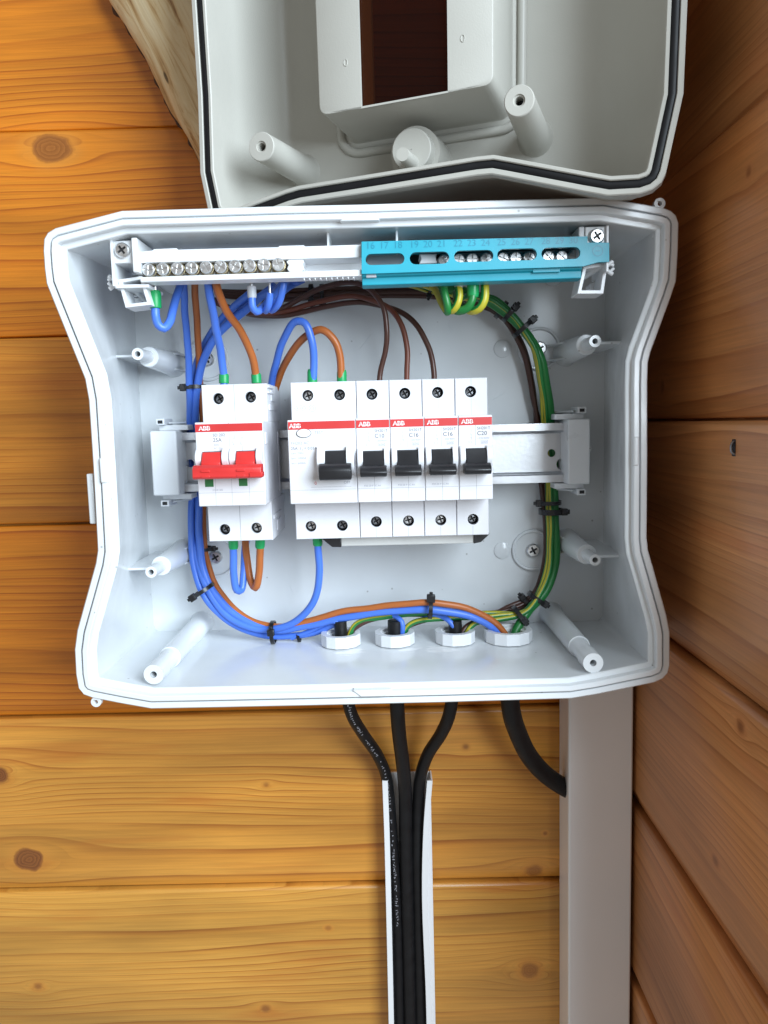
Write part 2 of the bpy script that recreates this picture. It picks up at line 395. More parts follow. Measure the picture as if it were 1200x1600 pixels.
def lettering(s, size, x, z, h, mat, parent, align='LEFT', bold=0.0, depth=.06, name='lettering', squash=1.0):
    """flat printed lettering facing the viewer; size = cap height in mm"""
    key = (s, bold, align)
    if key not in _txt:
        cu = bpy.data.curves.new('t', 'FONT'); cu.body = s; cu.align_x = align; cu.offset = bold; cu.resolution_u = 3
        ob = bpy.data.objects.new('t', cu); C.objects.link(ob)
        me = bpy.data.meshes.new_from_object(ob.evaluated_get(bpy.context.evaluated_depsgraph_get()))
        _txt[key] = ([tuple(v.co) for v in me.vertices], [tuple(p.vertices) for p in me.polygons])
        bpy.data.objects.remove(ob); bpy.data.curves.remove(cu); bpy.data.meshes.remove(me)
    vs_, fs_ = _txt[key]; k = size / .70
    mb = MB(); mb.add([(x + v[0] * k * squash, h + depth, z + v[1] * k) for v in vs_], fs_)
    return mb.build(name, mat, parent)

# ================================================================== THE SETTING
SEAM_B = [184 + 122, 184, 60.3, -59, -188, -311, -433, -556]
bw = MB().box(-620, XW + 40, -30, -9, -560, 430).build('back_wall', M['pine'], None, color=(.3, .2, .5, 1)); tag(bw, kind='structure')
def plank(wall, mat, axis, a0, a1, zt, zb, hue):
    """one log-siding board: flat face, its lower edge bevelled back into the joint"""
    prof = [(-8, zt - .4), (-1.6, zt - .4), (0, zt - 2.2), (0, zb + 11.5), (-.8, zb + 10.0), (-4.2, zb + 1.0), (-8, zb + .4)]
    mb = MB()
    if axis == 'X': mb.prism_x(prof, a0, a1)
    else:
        a = [(XW - p[0], a0, p[1]) for p in prof]; b = [(XW - p[0], a1, p[1]) for p in prof]
        mb.bridge(a, b).ngon(a).ngon(b)
    return mb.build('plank', mat, wall, bevel=.7, color=(random.random(), random.random(), hue, 1))
for i in range(len(SEAM_B) - 1):
    plank(bw, M['pine'], 'X', -610, XW, SEAM_B[i], SEAM_B[i + 1], (1.0, 1.0, .7, 1.0, .32, .14, .12, .1)[i])
plank(bw, M['pine'], 'X', -610, XW, 428, 306, .9)
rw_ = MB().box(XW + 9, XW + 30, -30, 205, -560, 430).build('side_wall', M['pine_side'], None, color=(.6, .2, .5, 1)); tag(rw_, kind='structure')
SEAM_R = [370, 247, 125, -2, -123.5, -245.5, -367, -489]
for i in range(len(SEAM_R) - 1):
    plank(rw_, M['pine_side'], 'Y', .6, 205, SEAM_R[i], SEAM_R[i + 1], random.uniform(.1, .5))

# ================================================================== ENCLOSURE BASE
RIMH, BACKH = 118.0, 12.0
XL, XR, ZB, ZT = -153.0, 133.0, -127.5, 93.0
enc = thing('consumer_unit', 'open white plastic consumer unit box with pinched sides, fixed to the plank wall', 'electrical box', (-10, 0, -128))
PX = dict(
 top=[(190, 329), (320, 325.5), (445, 321.5), (570, 319), (760, 313), (944, 308), (1004, 318.5)],
 tr=[(1036, 324), (1049, 329), (1057, 336), (1061, 348)],
 right=[(1060, 390), (1057, 439), (1048, 466), (1017, 550), (1013, 566), (1012, 600), (1012, 720), (1011, 840), (1013, 860), (1024, 898), (1042, 962), (1047, 988)],
 br=[(1047, 1040), (1044, 1052), (1036, 1061), (1022, 1067)],
 bottom=[(935, 1085), (893, 1092), (690, 1098), (480, 1103), (340, 1106), (236, 1108), (190, 1100)],
 bl=[(144, 1091), (130, 1086), (122, 1076), (118, 1054)],
 left=[(116, 1015), (120, 985), (149, 880), (152, 860), (151, 840), (145, 730), (138, 625), (132, 592), (81, 466), (72, 443), (69, 420)],
 tl=[(67, 392), (68, 373), (74, 363), (86, 356)])
rim = []; role = []
for k in ('top', 'tr', 'right', 'br', 'bottom', 'bl', 'left', 'tl'):
    for p in PX[k]:
        q = at(p[0], p[1], RIMH); rim.append((q[0], q[2])); role.append(k)
def densify(loop, role):
    return loop, role
def backloop(x0, x1, z0, z1, ref):
    xs = [p[0] for p in ref]; zs = [p[1] for p in ref]; mnx, mxx, mnz, mxz = min(xs), max(xs), min(zs), max(zs); out = []
    rr = 5.0; cnt = {}
    for p, k in zip(ref, role):
        fx = x0 + rr + (x1 - x0 - 2 * rr) * min(1, max(0, (p[0] - mnx - 14) / (mxx - mnx - 28)))
        fz = z0 + rr + (z1 - z0 - 2 * rr) * min(1, max(0, (p[1] - mnz - 14) / (mxz - mnz - 28)))
        if k == 'top': out.append((fx, z1))
        elif k == 'bottom': out.append((fx, z0))
        elif k == 'left': out.append((x0, fz))
        elif k == 'right': out.append((x1, fz))
        else:
            c = cnt.get(k, 0); cnt[k] = c + 1
            a0, cx, cz = {'tr': (90, x1 - rr, z1 - rr), 'br': (0, x1 - rr, z0 + rr), 'bl': (270, x0 + rr, z0 + rr), 'tl': (180, x0 + rr, z1 - rr)}[k]
            a = math.radians(a0 - 15 - 20 * c); out.append((cx + rr * math.cos(a), cz + rr * math.sin(a)))
    return out
def loop3(l, h): return [(p[0], h, p[1]) for p in l]
steps = [(0.0, RIMH - 9), (0.0, RIMH - .7), (.6, RIMH), (3.0, RIMH), (3.3, RIMH - .4), (3.35, RIMH - 2.4), (4.15, RIMH - 2.4), (4.2, RIMH + .6), (4.6, RIMH + 1.0),
         (6.6, RIMH + 1.0), (7.0, RIMH + .5), (7.2, RIMH - 3.0), (9.4, RIMH - 3.2), (9.8, RIMH - 3.8)]
loops = [loop3(inset(rim, d), h) for d, h in steps]
mb = MB()
for a, b in zip(loops, loops[1:]): mb.bridge(a, b)
inner = inset(rim, 9.8)
bl = backloop(XL, XR, ZB, ZT, inner)
mid_loops = []
NST = 6
prev = loops[-1]
for s_ in range(1, NST + 1):
    t = s_ / NST; te = t ** .8
    cur = [(a[0] + (b[0] - a[0]) * te, (RIMH - 3.8) + (BACKH - RIMH + 3.8) * t, a[1] + (b[1] - a[1]) * te) for a, b in zip(inner, bl)]
    mb.bridge(prev, cur); prev = cur
mb.ngon(prev)
bo = backloop(XL - 3, XR + 3, ZB - 3, ZT + 3, rim)
mb.bridge(loops[0], loop3(inset(rim, 2.2), RIMH - 9.2)); mb.bridge(loop3(inset(rim, 2.2), RIMH - 9.2), loop3(bo, 2)); mb.ngon(loop3(bo, 2))
shell = mb.build('shell', M['box'], enc, smooth=28)
# rim clips and lugs
def rimbox(x0, x1, z0, z1, h0, h1, bev=.5, name='rim_clip'):
    return MB().box(min(x0, x1), max(x0, x1), h0, h1, min(z0, z1), max(z0, z1)).build(name, M['box'], enc, bevel=bev)
def clip_h(px, py, wpx, hpx):
    a = at(px - wpx / 2, py + hpx / 2, RIMH); b = at(px + wpx / 2, py - hpx / 2, RIMH)
    zc = (a[2] + b[2]) / 2; hh = hpx * .31 / 2
    poly = [(a[0], zc - hh), (b[0], zc - hh), (b[0] + 4, zc + hh), (a[0] - 4, zc + hh)] if py > 700 else [(a[0] - 4, zc - hh), (b[0] + 4, zc - hh), (b[0], zc + hh), (a[0], zc + hh)]
    MB().prism_h(poly, RIMH - 7, RIMH + 1.6).build('rim_clip', M['box'], enc, bevel=.5)
def clip_v(px, py, wpx, hpx):
    a = at(px - wpx / 2, py + hpx / 2, RIMH); b = at(px + wpx / 2, py - hpx / 2, RIMH)
    MB().box(a[0], b[0], RIMH - 7, RIMH + 1.6, a[2], b[2]).build('rim_clip', M['box'], enc, bevel=.8)
clip_h(562, 340, 36, 11); clip_h(582, 1082, 36, 11); clip_v(163, 735, 9, 40); clip_v(993, 705, 9, 46)
a = at(146, 818, RIMH - 6); b = at(140, 740, RIMH - 6)
MB().box(b[0] - 1, a[0] + 2, RIMH - 14, RIMH - 4, a[2], b[2]).build('hinge_stop', M['box'], enc, bevel=.6)
for px, py in ((1030, 319), (151, 1096)):
    c = at(px, py, RIMH - 2)
    ob = circle(c[0], c[2], 2.6, 24)
    MB().plate([ob, circle(c[0], c[2], 1.0, 16)], RIMH - 4, RIMH - 1).build('seal_lug', M['box'], enc, bevel=.3)
# inner ledges of the corners
for (p0, p1) in (((128, 372), (188, 352)), ((1025, 372), (1030, 352)), ((155, 1072), (172, 1078)), ((1012, 1055), (985, 1063))):
    a = at(*p0, 112); b = at(*p1, 112)
    MB().tube([(a[0], 111, a[2]), (b[0], 111, b[2])], 1.6, 8).build('corner_ledge', M['box'], enc, smooth=40)
# two long cover posts at the bottom
def hollow_tip(mb, x, z, h, r, ri, deep=7, n=24):
    mb.plate([circle(x, z, r, n), circle(x, z, ri, 16)], h - .6, h)
    mb.lathe(x, z, [(h, ri), (h - deep, ri)], 16, cap1=True)
for px, py, sg in ((240, 1054, 1), (927, 1036, -1)):
    c = at(px, py, 113); x, z = c[0], c[2]
    mb = MB(); mb.lathe(x, z, [(BACKH - .5, 8.0), (BACKH + 4, 6.6), (84, 5.9), (84.4, 5.4), (86, 4.9), (101, 4.8), (101.6, 5.3), (112.4, 5.1)], 28)
    hollow_tip(mb, x, z, 113, 5.1, 1.7)
    p = mb.build('cover_post', M['box'], enc, smooth=30)
    MB().lathe(x, z, [(106.2, 1.68), (106.4, .1)], 16).build('hole', M['dark'], p)
    MB().box(x - .8, x + .8, BACKH, 104, z - 10, z - 4).build('rib', M['box'], p)
# four short stepped posts with fins
for tip, fdir in (((215, 553), -1), ((236, 894), -1), ((930, 533), 1), ((930, 875), 1)):
    c = at(*tip, 80); x, z = c[0], c[2]
    mb = MB(); mb.lathe(x, z, [(BACKH - .5, 8.2), (BACKH + 6, 7.2), (61.6, 5.6), (62.2, 5.2), (62.4, 3.4), (79.5, 3.1)], 26)
    hollow_tip(mb, x, z, 80, 3.1, 1.5)
    p = mb.build('cover_post', M['box'], enc, smooth=30)
    MB().lathe(x, z, [(73.2, 1.48), (73.4, .1)], 16).build('hole', M['dark'], p)
    xe = XL + 1 if fdir < 0 else XR - 1
    MB().box(min(x + fdir * 3, xe - 3 * fdir), max(x + fdir * 3, xe - 3 * fdir), BACKH, 70, z - .7, z + .7).build('rib', M['box'], p, bevel=.3)
    for s2 in (-1, 1):
        poly = [(BACKH, x - fdir * 5), (BACKH, x - fdir * 13), (30, x - fdir * 5)]
        a = [(q[1], q[0], z + s2 * 4.5 + (.55)) for q in poly]; b = [(q[1], q[0], z + s2 * 4.5 - .55) for q in poly]
        MB().bridge(a, b).ngon(a).ngon(b).build('fin', M['box'], p)
# screws that hold the box to the wall, in ringed recesses; blind knock-outs
def cross_poly(x, z, a, b, rot=.4):
    pts = [(a, b), (b, b), (b, a), (-b, a), (-b, b), (-a, b), (-a, -b), (-b, -b), (-b, -a), (b, -a), (b, -b), (a, -b)]
    c, s = math.cos(rot), math.sin(rot)
    return [(x + p[0] * c - p[1] * s, z + p[0] * s + p[1] * c) for p in pts]
def screw_mesh(name, r, mat, arm=.62, wid=.16, dome=.35, rot=.4, deep=1.0):
    mb = MB()
    n = 28; cr = cross_poly(0, 0, r * arm, r * wid, rot)
    mb.tess([circle(0, 0, r * .82, n), cr], 0.0)
    mb.bridge([(p[0], 0, p[1]) for p in circle(0, 0, r * .82, n)], [(p[0], -dome, p[1]) for p in circle(0, 0, r, n)])
    mb.bridge([(p[0], -dome, p[1]) for p in circle(0, 0, r, n)], [(p[0], -dome - 2.5, p[1]) for p in circle(0, 0, r, n)])
    mb.bridge([(p[0], 0, p[1]) for p in cr], [(p[0], -deep, p[1]) for p in cr]); mb.ngon([(p[0], -deep, p[1]) for p in cr], 0 if r == 3.05 else 1)
    me = bpy.data.meshes.new(name)
    me.from_pydata([(p[0] * S, -p[1] * S, p[2] * S) for p in mb.v], [], mb.f)
    me.materials.append(mat); me.materials.append(M['dark']); me.polygons.foreach_set('material_index', mb.m)
    bm = bmesh.new(); bm.from_mesh(me); bmesh.ops.remove_doubles(bm, verts=bm.verts, dist=1e-7); bmesh.ops.recalc_face_normals(bm, faces=bm.faces); bm.to_mesh(me); bm.free()
    me.polygons.foreach_set('use_smooth', [True] * len(me.polygons)); me.set_sharp_from_angle(angle=math.radians(30))
    return me
SCREW = {k: screw_mesh('screw_%d' % i, r, m, *rest) for i, (k, r, m, rest) in enumerate((
    ('wall', 4.2, M['screw'], (.6, .15, .8, .5, 1.2)), ('dev', 2.5, M['dscrew'], (.72, .17, .25, .5, 1.4)), ('devb', 2.5, M['screw'], (.72, .17, .25, .3, 1.4)),
    ('term', 3.05, M['screw'], (.80, .13, .5, .35, 1.0)), ('end', 3.6, M['screw'], (.62, .15, .7, .6, 1.2)), ('rail', 2.2, M['screw'], (.6, .15, .4, .2, .8))))}
for px, py in ((338, 870), (832, 859), (842, 545), (325, 562)):
    c = at(px, py, BACKH)
    p = MB().lathe(c[0], c[2], [(BACKH - 1, 13.2), (BACKH + 2.0, 13.0), (BACKH + 2.4, 12.4), (BACKH + 2.3, 11.6), (BACKH + .6, 11.0), (BACKH + .5, .1)], 36).build('screw_boss', M['box'], enc, smooth=35)
    inst(SCREW['wall'], 'screw', p, (c[0], BACKH + 3.4, c[2]))
for px, py in ((785, 545), (785, 860)):
    c = at(px, py, BACKH)
    MB().lathe(c[0], c[2], [(BACKH - 1, 5.4), (BACKH + .7, 5.3), (BACKH + .9, 5.0), (BACKH + .9, .1)], 28).build('knock_out', M['box'], enc, smooth=35)
# moulded marks on the back of the box
for px in (514, 620):
    a = at(px, 376, 100)
    MB().box(a[0] - .5, a[0] + .5, 84, 106, ZT - 8, ZT + 2).build('rib', M['box'], enc)

# ================================================================== ENCLOSURE LID
nb = ray(982, 558).normalized()                       # pointing away from the viewer through the lid
P0 = CAM + ray(1066, 100) * ((-155 - CAM.y) / ray(1066, 100).y)
uax = Vector((1, 0, 0)); uax = (uax - nb * uax.dot(nb)).normalized()
vax = nb.cross(uax); vax = vax if vax.z > 0 else -vax
def lid_uv(px, py, k=0.0):
    d = ray(px, py); q = P0 - nb * k; t = (q - CAM).dot(nb) / d.dot(nb); p = CAM + d * t - P0
    return (p.dot(uax), p.dot(vax))
def lid3(p, k):
    q = P0 + uax * p[0] + vax * p[1] - nb * k; return (q.x, -q.y, q.z)
LP = [(1068, 145), (1041, 268), (1034, 284), (1020, 296), (1000, 303), (950, 306), (910, 299), (790, 276), (768, 272), (745, 274), (600, 297), (470, 317), (452, 322),
      (375, 350), (350, 354), (334, 347), (325, 332), (312, 270), (308, 150)]
lroles = ['right', 'right'] + ['br'] * 3 + ['bottom'] * 8 + ['bl'] * 4 + ['left', 'left']
low = [lid_uv(*p) for p in LP]
vmin = min(p[1] for p in low); vmid = vmin + 149
up_ = [(p[0], 2 * vmid - p[1]) for p in reversed(low)]
lo = low + up_
lrole = lroles + ['left', 'left', 'tl', 'tl', 'tl', 'tl'] + ['top'] * 8 + ['tr'] * 3 + ['right', 'right']
us = [p[0] for p in lo]; vs2 = [p[1] for p in lo]
lid = thing('cover_lid', 'removed white plastic lid standing upright on the box, its inside with posts facing out', 'box lid', lid3(((min(us) + max(us)) / 2, vmin), 0))
KF = -58.0
uL = lid_uv(455, 100, KF)[0]; uR = lid_uv(889, 100, KF)[0]
v0, v1 = vmin + 16, 2 * vmid - vmin - 16
def lidback(ref, ul, ur, vb, vt):
    out = []; mnu, mxu, mnv, mxv = min(us), max(us), min(vs2), max(vs2); rr = 14; cnt = {}
    for p, k in zip(ref, lrole):
        fu = ul + rr + (ur - ul - 2 * rr) * min(1, max(0, (p[0] - mnu - 30) / (mxu - mnu - 60)))
        fv = vb + rr + (vt - vb - 2 * rr) * min(1, max(0, (p[1] - mnv - 30) / (mxv - mnv - 60)))
        if k == 'bottom': out.append((fu, vb))
        elif k == 'top': out.append((fu, vt))
        elif k == 'left': out.append((ul, fv))
        elif k == 'right': out.append((ur, fv))
        else:
            c = cnt.get(k, 0); cnt[k] = c + 1; tot = lrole.count(k)
            a0, cx, cz = {'br': (0, ur - rr, vb + rr), 'bl': (270, ul + rr, vb + rr), 'tl': (180, ul + rr, vt - rr), 'tr': (90, ur - rr, vt - rr)}[k]
            a = math.radians(a0 - 90 * (c + .5) / tot); out.append((cx + rr * math.cos(a), cz + rr * math.sin(a)))
    return out
def l3(l, k): return [lid3(p, k) for p in l]
steps = [(0, -8), (0, -.5), (.5, 0), (2.3, 0), (2.6, -.4), (2.7, -2.6), (6.0, -2.6), (6.1, -.2), (6.5, .3), (7.6, .3), (8.0, -.2), (8.4, -4)]
ll = [l3(inset(lo, d), k) for d, k in steps]
mb = MB()
for a, b in zip(ll, ll[1:]): mb.bridge(a, b)
li = inset(lo, 8.4); fl = lidback(li, uL, uR, v0, v1); prev = ll[-1]
for s_ in range(1, 9):
    t = s_ / 8; te = (1 - math.cos(t * math.pi / 2)) * .75 + .25 * t
    cur = [lid3((a[0] + (b[0] - a[0]) * te, a[1] + (b[1] - a[1]) * te), -4 + (KF + 4) * math.sin(t * math.pi / 2) ** .9) for a, b in zip(li, fl)]
    mb.bridge(prev, cur); prev = cur
# window opening cut through the lid floor
KW = -10.0
wl, wr = lid_uv(561, 60, KW)[0], lid_uv(699, 60, KW)[0]
wb = lid_uv(561, 170, KW)[1]; wb2 = lid_uv(699, 145, KW)[1]
wt = v1 - 72
fo = [(wl - 9, wb - 1), (wr + 9, wb2 - 1), (wr + 9, wt + 2), (wl - 9, wt + 2)]
mb.tess([fl, fo], plane=lambda p: lid3(p, KF))
mb.bridge(ll[0], l3(inset(lo, 2), -8.2)); bo = lidback(lo, uL - 4, uR + 4, v0 - 4, v1 + 4); prev = l3(inset(lo, 2), -8.2)
for s_ in range(1, 7):
    t = s_ / 6; te = 1 - math.cos(t * math.pi / 2); a0 = inset(lo, 2)
    cur = [lid3((a[0] + (b[0] - a[0]) * te, a[1] + (b[1] - a[1]) * te), -8.2 + (KF - 3 + 8.2) * math.sin(t * math.pi / 2)) for a, b in zip(a0, bo)]
    mb.bridge(prev, cur); prev = cur
mb.tess([bo, fo], plane=lambda p: lid3(p, KF - 3)); mb.bridge(l3(fo, KF), l3(fo, KF - 3))
mb.build('lid_shell', M['lid'], lid, smooth=32)
g = MB(); gl = [l3(inset(lo, d), k) for d, k in ((2.75, -2.5), (3.0, -.7), (3.6, -.35), (5.2, -.35), (5.8, -.7), (5.95, -2.5))]
for a, b in zip(gl, gl[1:]): g.bridge(a, b)
g.build('gasket', M['gasket'], lid, smooth=50)
# raised frame round the window
f_bl, f_br = lid_uv(499, 181, KW), lid_uv(771, 132, KW)
ft = wt + 60
def rounded(q, r, n=5):
    out = []
    for i in range(len(q)):
        a, b, c = Vector(q[i - 1]), Vector(q[i]), Vector(q[(i + 1) % len(q)])
        p, s = b + (a - b).normalized() * r, b + (c - b).normalized() * r
        for k in range(n + 1):
            t = k / n; v = p * (1 - t) ** 2 + b * 2 * t * (1 - t) + s * t * t; out.append((v.x, v.y))
    return out
fq = rounded([f_bl, f_br, (f_br[0], ft), (f_bl[0], ft)], 5)
win = [(wl, wb), (wr, wb2), (wr, wt), (wl, wt)]
def grow(l, d): return inset(l, -d)
mb = MB(); mb.tess([inset(fq, .8), win], plane=lambda p: lid3(p, KW))
ch = [(inset(fq, .8), KW), (inset(fq, .25), KW - .25), (fq, KW - 1.0), (grow(fq, 1.2), KF + 4), (grow(fq, 2.0), KF + 1.5), (grow(fq, 4.2), KF - .1)]
for (a, ka), (b, kb) in zip(ch, ch[1:]): mb.bridge(l3(a, ka), l3(b, kb))
mb.bridge(l3(win, KW), l3(win, KW - 2))
fr_o = mb.build('window_frame', M['lid'], lid, smooth=35)
bead = grow(fq, 6.5)
MB().tube([lid3(p, KF + .2) for p in bead + bead[:1]], 2.4, 10, cap=False).build('bead', M['lid'], fr_o, smooth=60)
for px, py in ((540, 98), (723, 60)):
    q = lid_uv(px, py, KW)
    MB().tube([lid3((q[0] + math.cos(a) * .9, q[1] + math.sin(a) * 1.5), KW + .05) for a in [i * .55 for i in range(13)]], .22, 6).build('mould_mark', M['lid'], fr_o, smooth=60)
MB().plate([[(wl - 8, wb - .3), (wr + 8, wb2 + .6), (wr + 8, wt + 3), (wl - 8, wt + 3)]], KW - 4.6, KW - 3.0, f=lambda p, k: lid3(p, k)).build('window_pane', M['smoked'], lid)
# posts of the lid
def lid_post(px, py, ktip, r0, r1, hole):
    q = lid_uv(px, py, ktip); mb = MB(); prev = None; n = 28
    rings = [(KF - .3, r0 * 1.25), (KF + 3, r0 * 1.04), (ktip - .6, r1), (ktip, r1 - .4)]
    for k, r in rings:
        ring = [lid3(p, k) for p in circle(q[0], q[1], r, n)]
        if prev: mb.bridge(prev, ring)
        prev = ring
    mb.tess([circle(q[0], q[1], r1 - .4, n), circle(q[0], q[1], hole + .8, 18)], plane=lambda p: lid3(p, ktip))
    mb.bridge(l3(circle(q[0], q[1], hole + .8, 18), ktip), l3(circle(q[0], q[1], hole + .6, 18), ktip - .8))
    mb.tess([circle(q[0], q[1], hole + .6, 18), circle(q[0], q[1], hole, 18)], plane=lambda p: lid3(p, ktip - .8))
    mb.bridge(l3(circle(q[0], q[1], hole, 18), ktip - .8), l3(circle(q[0], q[1], hole, 18), ktip - 9)); 
    p = mb.build('lid_post', M['lid'], lid, smooth=32)
    MB().ngon(l3(circle(q[0], q[1], hole, 18), ktip - 7)).build('hole', M['dark'], p)
lid_post(408, 229, -3, 7.4, 6.9, 1.9)
lid_post(811, 157, 4, 7.4, 6.6, 1.9)
q = lid_uv(642, 233, -26)
mb = MB()
for (k, r, k2, r2) in ((KF, 13.5, -34, 12.8), (-34, 12.8, -34, 10.4), (-34, 10.4, -27, 10.0), (-27, 10.0, -26.6, 9.6), (-26.6, 9.6, -26.6, .2)):
    mb.bridge(l3(circle(q[0], q[1], r, 28), k), l3(circle(q[0], q[1], r2, 28), k2))
bs = mb.build('latch_boss', M['lid'], lid, smooth=32)
q2 = lid_uv(629, 241, -10); mb = MB()
mb.bridge(l3(circle(q2[0], q2[1], 3.5, 20), -28), l3(circle(q2[0], q2[1], 3.1, 20), -10)); mb.ngon(l3(circle(q2[0], q2[1], 3.1, 20), -10)); mb.build('latch_pin', M['lid'], bs, smooth=32)

# ================================================================== DEBARKED LOG BEHIND THE LID
lg = thing('debarked_log', 'pale debarked log with brown streaks leaning behind the upright lid', 'log', at(320, 300, 25))
A = Vector(at(140, -330, 16)); B = Vector(at(412, 250, 14))
ax = (B - A).normalized(); sd = Vector((ax.z, 0, -ax.x)); sd = sd if sd.x > 0 else -sd
nl, nr = 70, 40; rings = []
from mathutils import noise as mnoise
for i in range(nl + 1):
    t = i / nl; c = A + (B - A) * t; ring = []
    for k in range(nr):
        a = 2 * math.pi * k / nr
        r = 36 + 6 * (1 - t) + 4.0 * mnoise.noise(Vector((math.cos(a) * 1.3, math.sin(a) * 1.3, t * 5))) + 1.8 * mnoise.noise(Vector((math.cos(a) * 4, math.sin(a) * 4, t * 9))) + .9 * mnoise.noise(Vector((math.cos(a) * 9, math.sin(a) * 9, t * 16)))
        p = c + sd * (math.cos(a) * r) + Vector((0, 1, 0)) * (math.sin(a) * r * .50); ring.append(tuple(p))
    rings.append(ring)
mb = MB()
for a, b in zip(rings, rings[1:]): mb.bridge(a, b)
mb.ngon(rings[0]); mb.ngon(rings[-1])
def logmat():
    m = bpy.data.materials.new('debarked_wood'); m.use_nodes = True; nt, N, L = nodes_of(m); b = N['Principled BSDF']
    geo = N.new('ShaderNodeNewGeometry'); mp = N.new('ShaderNodeMapping'); mp.vector_type = 'POINT'
    ang = math.atan2(ax.x, -ax.z)
    mp.inputs['Rotation'].default_value = (0, ang, 0); L.new(geo.outputs['Position'], mp.inputs['Vector'])
    m2 = N.new('ShaderNodeMapping'); m2.inputs['Scale'].default_value = (100, 100, 10); L.new(mp.outputs[0], m2.inputs['Vector'])
    n = N.new('ShaderNodeTexNoise'); n.inputs['Scale'].default_value = 1; n.inputs['Detail'].default_value = 7; n.inputs['Roughness'].default_value = .62; n.inputs['Distortion'].default_value = 1.4; L.new(m2.outputs[0], n.inputs['Vector'])
    r = N.new('ShaderNodeValToRGB'); e = r.color_ramp.elements
    e[0].position = .31; e[0].color = (.20, .09, .032, 1); e[1].position = .60; e[1].color = (.76, .63, .40, 1)
    k = e.new(.39); k.color = (.50, .32, .14, 1); k = e.new(.47); k.color = (.68, .52, .29, 1)
    L.new(n.outputs['Fac'], r.inputs[0])
    m3 = N.new('ShaderNodeMapping'); m3.inputs['Scale'].default_value = (95, 95, 38); L.new(mp.outputs[0], m3.inputs['Vector'])
    vo = N.new('ShaderNodeTexVoronoi'); vo.inputs['Scale'].default_value = 1; L.new(m3.outputs[0], vo.inputs['Vector'])
    vr = N.new('ShaderNodeMapRange'); vr.inputs['From Min'].default_value = .10; vr.inputs['From Max'].default_value = .16; vr.inputs['To Min'].default_value = .25; L.new(vo.outputs['Distance'], vr.inputs['Value'])
    vm = N.new('ShaderNodeVectorMath'); vm.operation = 'SCALE'; L.new(r.outputs[0], vm.inputs[0]); L.new(vr.outputs[0], vm.inputs['Scale']); L.new(vm.outputs[0], b.inputs['Base Color'])
    b.inputs['Roughness'].default_value = .5
    bp = N.new('ShaderNodeBump'); bp.inputs['Strength'].default_value = .5; bp.inputs['Distance'].default_value = .002; L.new(n.outputs['Fac'], bp.inputs['Height']); L.new(bp.outputs[0], b.inputs['Normal'])
    return m
mb.build('trunk', logmat(), lg, smooth=60)
bk = []; brr = []
for i in range(0, nl * 3 + 1):
    t = i / (nl * 3); c = A + (B - A) * t
    j = min(nl, int(t * nl)); p = Vector(rings[j][nr // 2]) * (1 - (t * nl - j)) + Vector(rings[min(nl, j + 1)][nr // 2]) * (t * nl - j)
    bk.append(p + sd * .8 + Vector((0, -5 + 2 * mnoise.noise(Vector((t * 30, 3, 0))), 0))); brr.append(max(.3, 1.6 + 2.6 * mnoise.noise(Vector((t * 34, 0, 7)))))
MB().tube(bk, brr, 9).build('bark_edge', principled('bark', (.07, .035, .018), .8, bump=.6, bscale=500, var=.4, vscale=200), lg, smooth=60)

# ================================================================== TRUNKING AND HOOK
tk = thing('closed_trunking', 'closed white square trunking running down the corner beside the plank wall', 'trunking', (128, 0, -560))
xl, xr = 108.0, 147.2
MB().box(xl, xr, .3, 24.0, -560, ZB - 4.5).build('trunking_body', M['trunk'], tk, bevel=.8)
MB().box(xl - .5, xr + .5, 24.3, 29.3, -560, ZB - 4.8).build('trunking_cover', M['trunk'], tk, bevel=1.2)
ot = thing('open_trunking', 'narrow open white trunking holding three black cables below the box', 'trunking', (8, 0, -560))
zt0 = at(600, 1222, 15)[2]
La = [at(x, y, 16) for x, y in ((600, 1220), (603, 1300), (606, 1420), (610, 1600), (612, 1700))]
Ra = [at(x, y, 16) for x, y in ((673, 1220), (667, 1300), (665, 1400), (671, 1560), (674, 1700))]
def side_strip(pts, sg, nm):
    mb = MB(); P = catmull(pts, 6)
    sec = [(0, 1), (0, 16.2), (sg * 3.6, 16.2), (sg * 3.6, 15.0), (sg * 1.1, 14.4), (sg * 1.1, 1)]
    rings = [[(p.x + s[0], s[1], p.z) for s in sec] for p in P]
    for a, b in zip(rings, rings[1:]): mb.bridge(a, b)
    mb.ngon(rings[0]); mb.ngon(rings[-1]); mb.build(nm, M['trunk'], ot, bevel=.25)
side_strip([(p[0] - 1.2, p[1], p[2]) for p in La], 1, 'side_wall_strip'); side_strip([(p[0] + 1.2, p[1], p[2]) for p in Ra], -1, 'side_wall_strip')
MB().box(La[0][0] - .5, Ra[0][0] + .6, .4, 1.6, -560, zt0).build('trunking_base', M['trunk'], ot)
d = ray(1148, 700); t = XW / d.x; hp = CAM + d * t
hk = thing('wall_staple', 'tiny bent metal staple stuck in the side plank wall', 'staple', (XW, -hp.y, hp.z))
MB().tube(catmull([(XW + 2, -hp.y - .4, hp.z + 3), (XW - .8, -hp.y - .4, hp.z + 2.4), (XW - 1.6, -hp.y, hp.z), (XW - 1.2, -hp.y + .4, hp.z - 2.0), (XW + 2, -hp.y + .6, hp.z - 3)], .6), .55, 8).build('wire_loop', M['dscrew'], hk, smooth=60)
MB().box(XW - .12, XW + 2, -hp.y - 2.6, -hp.y + 1.0, hp.z - 3.6, hp.z + 3.8).build('split_mark', M['dark'], hk, bevel=.1)
